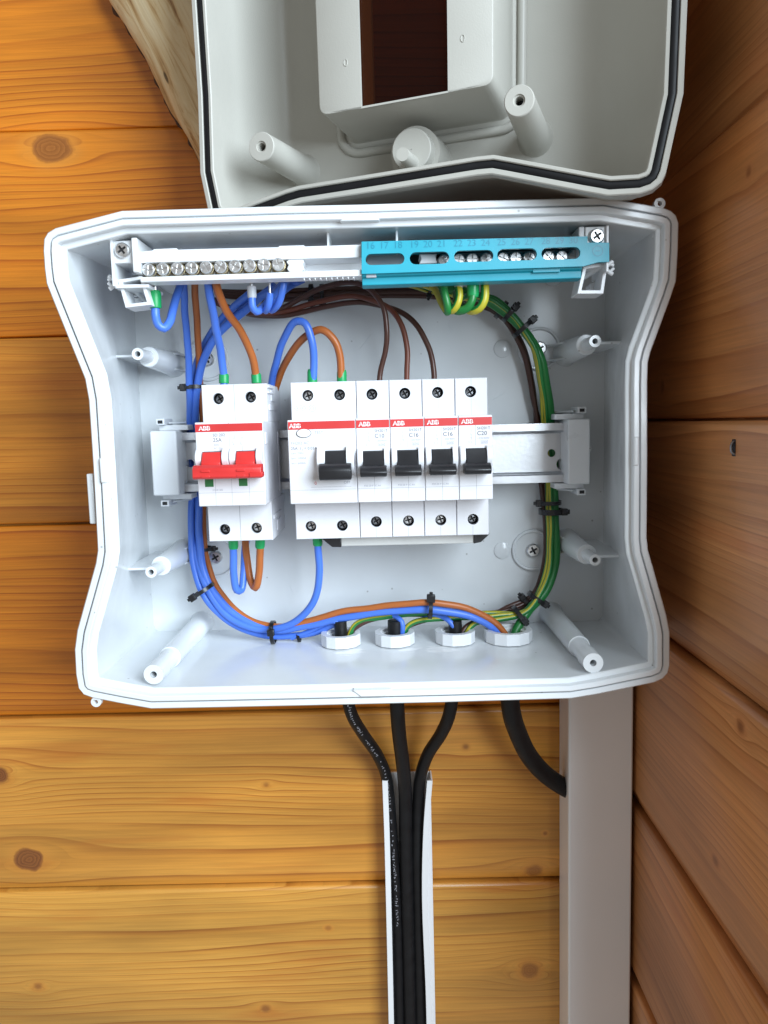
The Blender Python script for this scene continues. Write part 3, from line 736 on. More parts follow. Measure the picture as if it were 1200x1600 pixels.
# faint scratches and moulded lines on the back of the box
for (x0_, y0_, x1_, y1_) in ((562, 545, 580, 522), (700, 500, 704, 520), (770, 625, 790, 612), (452, 915, 460, 930)):
    a = at(x0_, y0_, BACKH); b = at(x1_, y1_, BACKH)
    MB().tube([(a[0], BACKH, a[2]), (b[0], BACKH, b[2])], .16, 5).build('moulded_line', M['box'], enc)

# ================================================================== MOUNTING RAIL
ZR = -19.3
rail = thing('mounting_rail', 'galvanised steel mounting rail with white end brackets across the box', 'mounting rail', (-10, BACKH, ZR))
rx0, rx1 = at(266, 715, 34)[0], at(893, 705, 34)[0]
prof = [(34, 17.5), (34, 13.2), (33, 12.4), (27.6, 12.4), (26.6, 11.4)]
mb = MB()
for s_ in (1, -1):
    up2 = [(p[0], ZR + s_ * p[1]) for p in prof]; lo2 = [(p[0] - 1.0, ZR + s_ * (p[1] - (0 if i < 2 else -.9))) for i, p in enumerate(prof)]
    poly = up2 + lo2[::-1]
    mb.prism_x(poly, rx0, rx1)
mb.build('rail_edge', M['zinc'], rail, smooth=25)
hl = at(862, 708, 27); hr_ = at(893, 725, 27); h2 = at(297, 724, 27); h3 = at(276, 738, 27)
loops_ = [[(rx0, ZR - 11.5), (rx1, ZR - 11.5), (rx1, ZR + 11.5), (rx0, ZR + 11.5)], circle(hl[0], hl[2], 2.4, 18), circle(h2[0], h2[2], 2.4, 18),
          stadium(hr_[0] - 9, hr_[0] - .6, hr_[2] - 3.6, hr_[2] + 3.6), stadium(h3[0] - 2.5, h3[0] + 6, h3[2] - 3.8, h3[2] + 3.8)]
MB().plate(loops_, 25.6, 26.6).build('rail_web', M['zinc'], rail)
for px, s_ in ((257, -1), (905, 1)):
    c = at(px, 724 if s_ < 0 else 706, 46); x = c[0]; zc = c[2]
    fw = 17 if s_ < 0 else 14
    br = MB().box(x - fw / 2 * .9, x + fw / 2 * .9, 20, 46, zc - 18.8, zc + 18.8).build('end_bracket', M['strip'], rail, bevel=.9)
    for t in (-1, 1):
        z0 = zc + t * 18.8
        mb = MB(); xa, xb = x - s_ * 12, x + s_ * 5.0
        mb.box(min(xa, xb), max(xa, xb), 14, 36, min(z0, z0 + t * 3.2), max(z0, z0 + t * 3.2)); mb.build('tab', M['strip'], br, bevel=.4)
        mb = MB(); xa, xb = x + s_ * .5, x + s_ * 5.5
        mb.box(min(xa, xb), max(xa, xb), 22, 40, min(z0 + t * 3.2, z0 + t * 7), max(z0 + t * 3.2, z0 + t * 7)); mb.build('tab', M['strip'], br, bevel=.5)
        MB().box(min(xa, xb) + 1.2, max(xa, xb) - 1, 30, 40.15, min(z0 + t * 4.1, z0 + t * 6), max(z0 + t * 4.1, z0 + t * 6)).build('slot', M['dark'], br)
        poly = [(BACKH, x - s_ * 1), (BACKH, x - s_ * 15), (36, x - s_ * 1)]
        a = [(q[1], q[0], z0 + t * 4.0) for q in poly]; b = [(q[1], q[0], z0 + t * 5.0) for q in poly]
        MB().bridge(a, b).ngon(a).ngon(b).build('gusset', M['box'], br)
    inst(SCREW['rail'], 'screw', br, (x + s_ * 9.4, 30, zc + 1)) 
    MB().lathe(x + s_ * 9.0, zc + 1, [(BACKH, 3.2), (28, 2.8)], 16, cap1=True).build('screw_pillar', M['box'], br, smooth=40)

# ================================================================== MODULAR DEVICES
ZTOP, ZMT, ZMB, ZBOT = 23.4, 3.5, -39.9, -61.0
HS, HM = 76.0, 94.0
def body_block(dev, x0, x1, holes_top, holes_bot, zdown=0.0):
    """terminal shoulders with screw shafts, and the raised middle"""
    g = .12
    for (z0, z1, holes) in ((ZMT - .12, ZTOP, holes_top), (ZBOT, ZMB + .12, holes_bot)):
        mb = MB(); outer = [(x0 + g, z0), (x1 - g, z0), (x1 - g, z1), (x0 + g, z1)]
        b = .35
        inn = [(x0 + g + b, z0 + b), (x1 - g - b, z0 + b), (x1 - g - b, z1 - b), (x0 + g + b, z1 - b)]
        hl_ = [circle(hx, hz, 3.0, 26) for hx, hz in holes]
        mb.tess([inn] + hl_, HS); mb.bridge([(p[0], HS, p[1]) for p in inn], [(p[0], HS - b, p[1]) for p in outer])
        mb.bridge([(p[0], HS - b, p[1]) for p in outer], [(p[0], 26, p[1]) for p in outer]); mb.ngon([(p[0], 26, p[1]) for p in outer])
        for hx, hz in holes:
            mb.bridge([(p[0], HS, p[1]) for p in circle(hx, hz, 3.0, 26)], [(p[0], HS - 10, p[1]) for p in circle(hx, hz, 2.9, 26)])
        sh = mb.build('terminal_shoulder', M['device'], dev, smooth=30)
        for hx, hz in holes:
            mb = MB(); mb.ngon([(p[0], HS - 9.9, p[1]) for p in circle(hx, hz, 2.9, 26)]); mb.bridge([(p[0], HS - 9.9, p[1]) for p in circle(hx, hz, 2.88, 26)], [(p[0], HS - 2.2, p[1]) for p in circle(hx, hz, 2.88, 26)])
            mb.build('screw_well', M['dark'], sh)
            inst(SCREW['dev' if random.random() < .6 else 'devb'], 'screw', sh, (hx + random.uniform(-.1, .1), HS - 4.2, hz))
    MB().box(x0 + g, x1 - g, 36, HM - .6, ZMB + .15, ZMT - .15).build('housing', M['device'], dev, bevel=.3)
def front_panel(dev, x0, x1):
    mb = MB().box(x0 + .05, x1 - .05, HM - 6, HM, ZMB, ZMT); return mb.build('front_panel', M['device'], dev, bevel=.45)
def red_band(dev, x0, x1, z0=None):
    MB().box(x0 + .25, x1 - .25, HM - .5, HM + .12, ZMT - 5.0, ZMT - 1.0).build('red_band', M['redstripe'], dev)
def brand(dev, x, z, size):
    lettering('ABB', size, x, z, HM + .14, M['white_print'], dev, bold=.035, squash=1.08)
    mb = MB(); wd = size * 2.9
    mb.box(x, x + wd, HM + .15, HM + .23, z + size * .47, z + size * .57)
    for k in (.45, 1.47, 2.42): mb.box(x + size * k, x + size * (k + .09), HM + .15, HM + .23, z, z + size)
    mb.build('logo_split', M['redstripe'], dev)
def cheeks(dev, xs, zt, zb, bulge=4.6):
    """curved shoulders either side of the toggle"""
    arc = []
    for i in range(13):
        t = i / 12; arc.append((HM - .4 + bulge * math.sin(math.pi * min(1, .08 + t * .92)) ** .7 * (1 if t < .5 else 1 - .25 * (t - .5)), zt + (zb - zt) * t))
    poly = [(HM - 1.5, zt)] + arc + [(HM - 1.5, zb)]
    for a, b in xs: MB().prism_x(poly, a, b).build('toggle_guard', M['device'], dev, bevel=.3)
def seam_v(dev, x, z0, z1, h, wdt=.14):
    MB().box(x - wdt / 2, x + wdt / 2, h - .3, h + .03, z0, z1).build('seam', M['seam'], dev)
def seam_h(dev, x0, x1, z, h):
    MB().box(x0, x1, h - .3, h + .03, z - .07, z + .07).build('seam', M['seam'], dev)
def toggle(dev, xa, xb, xc, xd, zt, zk, zb, mat, name='toggle'):
    """narrow stem xa..xb above, wide grip xc..xd below"""
    stem = [(HM - 1, zt), (HM + 2.2, zt), (HM + 5.4, zk + 1.5), (HM + 7, zk), (HM - 1, zk)]
    o = MB().prism_x(stem, xa, xb).build(name, mat, dev, bevel=.35)
    grip = [(HM + .6, zk + .6), (HM + 7.4, zk + .9), (HM + 10.6, zk - 1.0), (HM + 11.4, zk - 2.6), (HM + 10.8, zb + .8), (HM + 9.6, zb), (HM + .6, zb)]
    MB().prism_x(grip, xc, xd).build('grip', mat, o, bevel=.45)
    return o
def zpx(x, y, h): return at(x, y, h)[2]
XD = at(451, 720, HM)[0]; PIT = 17.53
# --- single breakers
ratings = ['C10', 'C16', 'C16', 'C20']
texts = ['slim white breaker rated C10, next to the wide one with the test button',
         'slim white breaker rated C16, second from the left of the four slim ones',
         'slim white breaker rated C16, between the other C16 and the C20',
         'slim white breaker rated C20, rightmost on the rail']
for i in range(4):
    x0 = XD + PIT * (i + 2); x1 = x0 + PIT - .08; xm = (x0 + x1) / 2
    dv = thing('circuit_breaker', texts[i], 'breaker', (xm, 36, ZBOT), 'slim breakers in a row on the rail')
    body_block(dv, x0, x1, [(xm - .3, ZTOP - 7.2)], [(xm + .2, ZBOT + 8.6)])
    front_panel(dv, x0, x1); red_band(dv, x0, x1); brand(dv, x0 + 1.6, ZMT - 4.1, 2.15)
    zt, zk, zb = zpx(640, 703, HM + 3), zpx(640, 729, HM + 9), zpx(640, 745, HM + 9)
    zb = zk - 4.7
    cheeks(dv, [(x0 + .5, xm - 5.4), (xm + 5.4, x1 - .5)], zt + 1.2, zb + 1.0)
    MB().box(xm - 5.4, xm + 5.4, HM - .2, HM + .5, zk - 1, zt).build('toggle_slot', M['dark'], dv)
    toggle(dv, xm - 5.1, xm + 5.1, xm - 6.7, xm + 6.7, zt - .4, zk, zb, M['black'])
    seam_v(dv, xm, zt + 1.4, ZMT - 5.1, HM); seam_v(dv, xm + .2, ZMB + .4, zb + .5, HM); seam_v(dv, xm, ZBOT + .4, ZBOT + 5.2, HS); seam_v(dv, xm, ZTOP - 3.8, ZTOP - .4, HS)
    seam_v(dv, xm, ZMT + .5, ZTOP - 10.5, HS, .08)
    seam_h(dv, x0 + .4, x1 - .4, ZMB + 7.2, HM)
    lettering('SH201T', 1.45, xm + .8, ZMT - 7.3, HM, M['print'], dv)
    lettering(ratings[i], 2.1, xm + .8, ZMT - 10.2, HM, M['print'], dv, bold=.006)
    lettering('~230/400V', 1.0, xm + .8, ZMT - 12.2, HM, M['printfaint'], dv)
    lettering('6000', 1.15, xm + 3.0, ZMT - 14.3, HM, M['printfaint'], dv); lettering('3', 1.1, xm + 4.4, ZMT - 16.3, HM, M['printfaint'], dv)
    mb = MB()
    for (xa, xb, za, zb2) in ((2.7, 6.2, -14.6, -14.45), (2.7, 6.2, -12.9, -12.75), (2.7, 2.85, -14.6, -12.75), (6.05, 6.2, -14.6, -12.75)):
        mb.box(xm + xa, xm + xb, HM - .2, HM + .05, ZMT + za, ZMT + zb2)
    for (xa, za, dx, dz) in ((-2.3, -7.0, .18, 1.4), (-2.9, -9.4, .9, .18), (-2.3, -9.6, .18, 1.6), (-2.0, -11.3, .18, 1.2), (-2.9, -11.4, 1.1, .16)):
        mb.box(xm + xa, xm + xa + dx, HM - .2, HM + .05, ZMT + za - dz, ZMT + za)
    mb.build('wiring_symbol', M['printfaint'], dv)
    lettering('2 1', 1.1, xm - 3.8, ZMT - 14.2, HM, M['printfaint'], dv)
    if i < 3: lettering('P20.20 P 2C.4A', .95, xm - 5.2, ZMB + 8.2, HM, M['printfaint'], dv)
# --- residual current breaker, two modules
x0, x1 = XD, XD + 2 * PIT - .1
rc = thing('residual_breaker', 'wide white breaker with oval test button and one black toggle', 'breaker', ((x0 + x1) / 2, 36, ZBOT))
hz_t = ZTOP - 7.0
body_block(rc, x0, x1, [(x0 + 9.2, hz_t), (x0 + 26.2, hz_t)], [(x0 + 8.3, ZBOT + 6.9), (x0 + 25.4, ZBOT + 6.9)])
front_panel(rc, x0, x1); red_band(rc, x0 + .2, x1); brand(rc, x0 + 1.0, ZMT - 4.1, 2.15)
tb = at(474.5, 677, HM); el = [(tb[0] + 3.6 * math.cos(a * .2618), tb[2] + 2.15 * math.sin(a * .2618)) for a in range(24)]
o = MB().prism_h(el, HM - .5, HM + .9).build('test_button', M['white_print'], rc, bevel=.4)
MB().plate([[(tb[0] + (p[0] - tb[0]) * 1.1, tb[2] + (p[1] - tb[2]) * 1.13) for p in el], el], HM - .4, HM + .06).build('button_gap', M['print'], o)
lettering('TEST', 1.5, tb[0] + 5.4, tb[2] - .5, HM, M['printfaint'], rc)
tx = x0 + 1.4; tz = tb[2]
lettering('FH202 AC', 1.55, tx, tz - 5.7, HM, M['printfaint'], rc, bold=.004); lettering('25A  I', 1.45, tx, tz - 8.4, HM, M['print'], rc); lettering('n', .9, tx + 5.6, tz - 8.8, HM, M['print'], rc)
lettering('= 0.03A', 1.45, tx + 6.8, tz - 8.4, HM, M['print'], rc)
lettering('Un= 230V~', 1.1, tx, tz - 10.7, HM, M['printfaint'], rc); lettering('Im= 1000A', 1.2, tx, tz - 13.3, HM, M['printfaint'], rc); lettering('Inc= 6000A', 1.1, tx, tz - 15.8, HM, M['printfaint'], rc)
xm = (at(509, 720, HM)[0] + at(541, 720, HM)[0]) / 2
zt, zk, zb = zpx(525, 704, HM + 3), zpx(525, 727, HM + 9), zpx(525, 750, HM + 9)
cheeks(rc, [(xm - 9.6, xm - 5.4), (xm + 5.4, xm + 9.3)], zt + 2.0, zb + 1.5, 5.2)
MB().box(xm - 5.4, xm + 5.4, HM - .2, HM + .5, zk - 1, zt).build('toggle_slot', M['dark'], rc)
toggle(rc, xm - 5.1, xm + 5.1, xm - 8.1, xm + 8.1, zt - .3, zk, zb, M['black'])
lettering('OFF', 1.4, xm + 3.6, zb - 2.6, HM, M['printfaint'], rc); lettering('0', 1.6, xm - 11.5, zb - 2.8, HM, M['redstripe'], rc)
seam_h(rc, x0 + .4, x1 - .4, ZMB + 7.2, HM); seam_h(rc, x0 + 11, x1 - 3, ZMB + 8.6, HM)
c1 = at(469, 638, HS); c2 = at(488, 638, HS)
el1 = [(c1[0] + 3.1 * math.cos(a * .2618), c1[2] + 1.5 * math.sin(a * .2618)) for a in range(24)]; el2 = [(c1[0] + (p[0] - c1[0]) * .92, c1[2] + (p[1] - c1[2]) * .84) for p in el1]
mb = MB().plate([el1, el2], HS - .3, HS + .05)
for k in (-1.6, -.7, .2, 1.1): mb.box(c1[0] + k, c1[0] + k + .3, HS - .2, HS + .05, c1[2] - .6, c1[2] + .6)
mb.plate([circle(c2[0], c2[2], 1.9), circle(c2[0], c2[2], 1.65)], HS - .3, HS + .05); mb.plate([circle(c2[0], c2[2], 1.05), circle(c2[0], c2[2], .8)], HS - .3, HS + .05)
mb.box(c2[0] - .5, c2[0] + .6, HS - .2, HS + .05, c2[2] - .12, c2[2] + .12); mb.build('approval_marks', M['printfaint'], rc)
# --- two-pole isolator with the red bar toggle
x0 = at(307, 720, HM)[0]; x1 = x0 + 35.0; xm = (x0 + x1) / 2
iso = thing('isolator_switch', 'two-pole white switch with red bar toggle standing alone on the left', 'switch', (xm, 36, ZBOT))
body_block(iso, x0, x1, [(x0 + 8.9, ZTOP - 7.4), (x0 + 26.2, ZTOP - 7.0)], [(x0 + 8.9, ZBOT + 6.4), (x0 + 26.2, ZBOT + 6.8)])
front_panel(iso, x0, x1); red_band(iso, x0, x1); brand(iso, x0 + 2.1, ZMT - 4.1, 2.1)
zt, zk, zb = zpx(360, 705, HM + 3), zpx(360, 726, HM + 9), zpx(360, 748, HM + 10)
ca, cb = x0 + 8.6, x0 + 26.1
cheeks(iso, [(x0 + .3, ca - 5.2), (ca + 5.2, xm - .15), (xm + .15, cb - 5.2), (cb + 5.2, x1 - .4)], zt + 1.4, zk - 3, 5.4)
for cx in (ca, cb):
    MB().box(cx - 5.1, cx + 5.1, HM - .2, HM + .5, zk - 1, zt).build('toggle_slot', M['dark'], iso)
    tg = MB().prism_x([(HM - 1, zt - .3), (HM + 2.4, zt - .3), (HM + 6.5, zk + 1.0), (HM + 6.5, zk - 2), (HM - 1, zk - 2)], cx - 4.8, cx + 4.8).build('toggle', M['red'], iso, bevel=.35)
bar = MB().prism_x([(HM + 3, zk - .2), (HM + 8.2, zk), (HM + 10.6, zk - 1.6), (HM + 11.2, zb + 1), (HM + 10, zb), (HM + 3, zb)], x0 + .2, x1 - .1).build('toggle_bar', M['red'], iso, bevel=.4)
for cx, in ((ca - 1.7,), (cb - 1.4,)):
    for dz in (1.4, 4.1): MB().box(cx - 2.2, cx + 2.2, HM + 9, HM + 11.35, zb + dz - .55, zb + dz + .55).build('notch', M['red'], bar, bevel=.2)
MB().box(x1 - 6, x1 + .6, HM + 5, HM + 11.6, zb + .6, zb + 3.0).build('end_tab', M['red'], bar, bevel=.3)
for cx in (x0 + 6.0, x0 + 23.6): MB().box(cx - 2.2, cx + 2.2, HM - .3, HM + .12, zb - 4.6, zb - .2).build('position_flag', M['greenwin'], iso)
seam_v(iso, xm, ZMT - 5.1, ZMT - .5, HM, .2); seam_v(iso, xm, zt + 1.5, ZMT - 5.1, HM, .12); seam_v(iso, xm, ZBOT + .3, ZMB - .2, HS, .25); seam_v(iso, xm, ZMT + .3, ZTOP - .3, HS, .25)
for f_ in (.26, .76): seam_v(iso, x0 + 35 * f_, ZMB + .4, zb - .2, HM, .12)
seam_v(iso, x0 + 17.6, ZMB + .4, zb - .2, HM, .12); seam_h(iso, x0 + .4, x1 - .4, ZMB + 7, HM)
lettering('SD 202', 1.5, x0 + 9.0, ZMT - 7.4, HM, M['print'], iso); lettering('25A', 1.9, x0 + 9.0, ZMT - 10.1, HM, M['print'], iso)
for k, s2 in enumerate(('400V~', 'AC-22A', '50/60Hz')): lettering(s2, 1.0, x0 + 9.2, ZMT - 12.2 - k * 1.7, HM, M['printfaint'], iso)
mb = MB()
for sx in (20.0, 24.0):
    mb.box(x0 + sx, x0 + sx + .15, HM - .2, HM + .05, ZMT - 8.5, ZMT - 6.3); mb.box(x0 + sx - .7, x0 + sx + .85, HM - .2, HM + .05, ZMT - 8.6, ZMT - 8.45)
    mb.add([(x0 + sx - 1.2, HM + .05, ZMT - 10), (x0 + sx - 1.05, HM + .05, ZMT - 10), (x0 + sx + .15, HM + .05, ZMT - 13), (x0 + sx, HM + .05, ZMT - 13)], [(0, 1, 2, 3)])
    mb.box(x0 + sx, x0 + sx + .15, HM - .2, HM + .05, ZMT - 15, ZMT - 13)
mb.box(x0 + 19.4, x0 + 23.4, HM - .2, HM + .05, ZMT - 11.6, ZMT - 11.45); mb.build('wiring_symbol', M['printfaint'], iso)
lettering('2CDE 282', .9, x0 + 7.5, ZMB + 8.0, HM, M['printfaint'], iso)
# side panel relief of the isolator
mb = MB()
for (z0, z1, ha, hb) in ((ZTOP - 9, ZTOP - 3, 48, 62), (ZTOP - 14, ZTOP - 11, 40, 70), (ZBOT + 3, ZBOT + 9, 45, 58), (ZBOT + 11, ZBOT + 13, 40, 70), (ZMB + 3, ZMT - 6, 42, 44), (ZMT - 12, ZMT - 6, 80, 88)):
    mb.box(x1 - .3, x1 + .35, ha, hb, z0, z1)
mb.build('side_relief', M['device'], iso, bevel=.15)
mb = MB()
for z0 in (ZTOP - 1.6, ZTOP - 4.6): mb.box(x1 - 1, x1 + .8, 56, 74, z0 - .5, z0 + .5)
mb.build('side_rib', M['device'], iso, bevel=.15)

# ================================================================== BUSBAR UNDER THE BREAKERS
bz0, bz1 = at(640, 849.5, 66)[2], ZBOT - .3
xa, xb, xc, xd = at(508, 846, 66)[0], at(533, 846, 66)[0], at(740, 842, 66)[0], at(762, 840, 66)[0]
cb_ = thing('busbar_comb', 'white busbar strip with black end caps under the row of breakers', 'busbar', ((xa + xd) / 2, 60, bz0))
MB().box(xb, xc, 58, 68, bz0 - .3, bz1).build('insulated_strip', M['clear'], cb_, bevel=.5)
MB().prism_h([(xa - 1.5, bz1 - .8), (xa + 1.5, bz1), (xb + .2, bz1), (xb + .2, bz0 - .6), (xa + 4, bz0 - .4)], 57, 69).build('end_cap', M['black'], cb_, bevel=.4)
MB().prism_h([(xc - .2, bz1), (xd - 1, bz1), (xd, bz1 + 2), (xd + .6, bz1 - .6), (xd - 4, bz0 + .4), (xc - .2, bz0 - .4)], 57, 69).build('end_cap', M['black'], cb_, bevel=.3)
mb = MB()
for k in range(5):
    xx = XD + PIT * (k + 1.5) - (6 if k == 0 else 0)
    mb.box(xx - 2, xx + 2, 60, 62, bz1 - .5, bz1 + 4)
mb.build('comb_tooth', M['copper'], cb_)

# ================================================================== TERMINAL STRIP AND COVER
HT = 108.0
ts = thing('terminal_strip', 'white terminal strip with a row of bright screws along the top of the box', 'terminal strip', at(390, 440, 90))
def pxpoly(pts, h): return [(q[0], q[2]) for q in (at(x, y, h) for x, y in pts)]
def pplate(pts, h0, h1, name, mat, parent, bevel=.35): return MB().prism_h(pxpoly(pts, h1), h0, h1).build(name, mat, parent, bevel=bevel)
# holder: back channel, top rail, bottom rail
pplate([(212, 407), (565, 393), (565, 428), (216, 436)], 88, 94, 'channel', M['strip'], ts)
pplate([(214, 394), (238, 391), (240, 389), (276, 387.5), (277, 390), (345, 388), (435, 386), (436, 384), (475, 383), (476, 385), (565, 382), (565, 402), (218, 411)], 84, HT, 'top_rail', M['strip'], ts)
pplate([(218, 433), (565, 421), (565, 431), (400, 436), (220, 441)], 100, HT + 2, 'bottom_rail', M['strip'], ts)
pplate([(452, 404.5), (473, 404), (475, 409), (472, 413), (475, 420), (470, 424.5), (452, 425), (448, 420), (451, 414), (447, 409)], 88, HT - 1, 'end_stop', M['strip'], ts, .4)
pplate([(222, 414), (446, 406), (446, 428), (222, 435)], 91, 99, 'terminal_bar', M['brass'], ts, .3)
# castellations along the lower edge
for k in range(11):
    x = 474 + k * 8.6; y = 434.5 - (x - 470) * .033
    if x < 560: pplate([(x, y - 3), (x + 2.2, y - 3), (x + 2.2, y + 4), (x, y + 2)], 104, HT + 1, 'divider', M['strip'], ts, .15)
for k in range(10):
    c = at(233.5 + k * 22.45, 422.6 - k * .95, 106)
    so = MB().lathe(c[0], c[2], [(98, 3.3), (105.6, 3.3)], 22, cap1=True).build('clamp', M['brass'], ts, smooth=40)
    o = inst(SCREW['term'], 'screw', so, (c[0], 108.5, c[2])); o.rotation_euler = (0, random.random() * 3, 0)
for k in range(1, 10):
    pplate([(x_ + 222.3 + k * 22.45, y_ - k * .95) for x_, y_ in ((-1.1, 413), (1.1, 413), (1.1, 434), (-1.1, 434))], 90, 103, 'divider', M['strip'], ts, .2)
# end brackets with their screws
def bracket(scx, scy, s_, name):
    """s_ = -1 left, +1 right"""
    c = at(scx, scy, 112)
    x, z = c[0], c[2]
    b = MB().box(x - 5.2, x + 5.2, 80, 109, z - 6.0, z + 4.6).build('end_bracket', M['strip'], ts, bevel=.5)
    inst(SCREW['end'], 'screw', b, (x, 111.3, z - .2))
    MB().lathe(x, z, [(BACKH, 6.5), (82, 5)], 20).build('pillar', M['box'], b, smooth=40)
    mb = MB().box(min(x - s_ * 5.2, x - s_ * 8), max(x - s_ * 5.2, x - s_ * 8), 84, 112.5 if s_ < 0 else 108, z - 11, z + 5); mb.build('cheek', M['strip'], b, bevel=.5)
    MB().box(min(x + s_ * 4.4, x + s_ * 5.6), max(x + s_ * 4.4, x + s_ * 5.6), 84, 111, z - 17, z + 4.6).build('cheek', M['strip'], b, bevel=.3)
    # little star-shaped catch
    for a in (-.55, .55):
        p0 = (x + s_ * 5, 104, z - 14); p1 = (x + s_ * 9.5, 104, z - 14 + math.tan(a) * 5)
        MB().tube([p0, p1], 1.1, 8).build('catch', M['strip'], b, smooth=50)
        MB().tube([(x + s_ * 8.2, 104, z - 14 + math.tan(a) * 3), (x + s_ * 10, 104, z - 13.5 + math.tan(a) * 1)], .8, 8).build('catch', M['strip'], b, smooth=50)
    return b, x, z
bL, bx, bz = bracket(189, 389, -1, 'l')
MB().box(bx - 5.6, bx + 11, 84, 108, bz - 17.5, bz - 15.8).build('foot', M['strip'], bL, bevel=.3)
def ring_quad(outer, wdt, h0, h1, parent, name='leg_frame'):
    o_ = pxpoly(outer, h1); i_ = inset(o_, wdt); MB().plate([o_, i_], h0, h1).build(name, M['strip'], parent, bevel=.25)
ring_quad([(184, 437), (222, 431), (236, 476), (196, 481)], 1.6, 92, 106, bL)
MB().tube([at(196, 441, 100), at(228, 470, 90)], 1.2, 8).build('leg_strut', M['strip'], bL, smooth=50)
pplate([(202, 456), (214, 454), (218, 462), (206, 464)], 88, 92, 'leg_step', M['strip'], bL)
pplate([(206, 466), (220, 465), (222, 472), (209, 473)], 84, 90, 'leg_step', M['strip'], bL)
bR, bx, bz = bracket(934, 367, 1, 'r')
ring_quad([(912, 415), (950, 409), (943, 459), (902, 459)], 1.7, 92, 106, bR)
MB().tube([at(910, 434, 92), at(946, 411, 104)], 1.6, 8).build('leg_strut', M['strip'], bR, smooth=50)
pplate([(921, 444), (930, 440), (934, 452), (922, 455)], 82, 90, 'leg_step', M['strip'], bR)
# right-hand bar behind the teal cover
pplate([(570, 393), (905, 383), (905, 418), (570, 430)], 80, 88, 'channel', M['black'], ts)  # coloured black to stand for the shaded void behind the slots
pplate([(690, 396), (905, 388), (905, 404), (690, 413)], 88, 97, 'terminal_bar', M['dscrew'], ts, .3)
pplate([(655, 396.5), (683, 396), (681, 401), (683, 411), (655, 412), (658, 404)], 88, 103, 'end_stop', M['strip'], ts, .4)
pplate([(572, 396), (640, 394), (640, 413), (572, 415)], 88, 90, 'channel_floor', M['ferrule_grey'], ts)
for px, py in ((694, 405), (717, 404), (738, 403), (760, 402.5), (786, 402), (806, 401), (827, 400.5), (857, 399.5), (878, 399), (898, 398)):
    c = at(px, py + 1.5, 102)
    so = MB().lathe(c[0], c[2], [(96, 3.2), (99.2, 3.2)], 20, cap1=True).build('clamp', M['dscrew'], ts, smooth=40)
    o = inst(SCREW['term'], 'screw', so, (c[0], 102, c[2])); o.rotation_euler = (0, random.random() * 3, 0)
HC = 112.0
tc_ = thing('terminal_cover', 'teal slotted cover with embossed numbers clipped over the right terminals', 'terminal cover', at(740, 430, 95))
outer = pxpoly([(565, 377.5), (905, 369.5), (918, 369.3), (918, 379), (952, 379), (952, 409), (935, 409.5), (912, 416), (565, 428)], HC)
slots = []
for x0_, x1_, y0_, y1_ in ((571, 632, 396.5, 413), (640, 702, 394, 412), (709.5, 771, 391.5, 408.5), (777, 839, 389, 406.5), (846, 907, 387, 404.5)):
    a = at(x0_, (y0_ + y1_) / 2, HC); b = at(x1_, (y0_ + y1_) / 2, HC); hh = (y1_ - y0_) * .315 / 2; zc = (a[2] + b[2]) / 2
    slots.append(stadium(a[0], b[0], zc - hh, zc + hh))
MB().plate([outer] + slots, HC - 2.2, HC).build('cover_plate', M['teal'], tc_, bevel=.3)
tp = pxpoly([(565, 377.5), (905, 369.5)], HC); bt = pxpoly([(565, 428), (912, 416)], HC)
for (p, q), dz, nm in ((tp, -1, 'top_wall'), ):
    v = [(p[0], HC - 2.3, p[1] - .1), (q[0], HC - 2.3, q[1] - .1), (q[0], 88, q[1] - .1), (p[0], 88, p[1] - .1)]
    w_ = [(a[0], a[1], a[2] - 1.6) for a in v]
    MB().bridge(v, w_).ngon(v).ngon(w_).build(nm, M['teal'], tc_)
# the lower wall steps back and down
p, q = bt
sec = [(HC - 2.3, 0.3), (HC - 2.6, -.8), (HC - 4.2, -1.2), (HC - 4.6, -4.6), (HC - 7, -5.0), (100, -5.0), (100, -3.4), (HC - 7, .3)]
a = [(p[0], h, p[1] + dz) for h, dz in sec]; b = [(q[0], h, q[1] + dz) for h, dz in sec]
MB().bridge(a, b).ngon(a).ngon(b).build('lower_wall', M['teal'], tc_, bevel=.3)
for px0, px1, y in ((572, 588, 430.5), (832, 875, 422.5)):
    a = at(px0, y, HC - 3); b = at(px1, y, HC - 3)
    MB().box(a[0], b[0], HC - 6, HC - 2.4, (a[2] + b[2]) / 2 - 1.0, (a[2] + b[2]) / 2 + 1.0).build('catch', M['ferrule_grey'] if px0 < 600 else M['teal'], tc_, bevel=.25)
ny = 387.0
for k, n_ in enumerate(range(16, 31)):
    slot = k // 3; px = (579, 647.5, 716, 784, 853)[slot] + (k % 3) * 21.5
    c = at(px, 388.2 - (px - 570) * .0262, HC); c2 = at(px, 388.2 - (px - 570) * .0262, HC)
    lettering(str(n_), 3.1, c[0] - 2.3, c[2] - .2, HC, M['teal2'], tc_, depth=.12, name='embossed_number')
c = at(934, 392, HC)
MB().plate([circle(c[0], c[2], 2.6), circle(c[0], c[2], 2.2)], HC - .5, HC + .12).build('earth_mark', M['teal2'], tc_)
MB().box(c[0] - 1.2, c[0] + 1.2, HC - .5, HC + .12, c[2] - .2, c[2] + .2).build('earth_mark', M['teal2'], tc_)

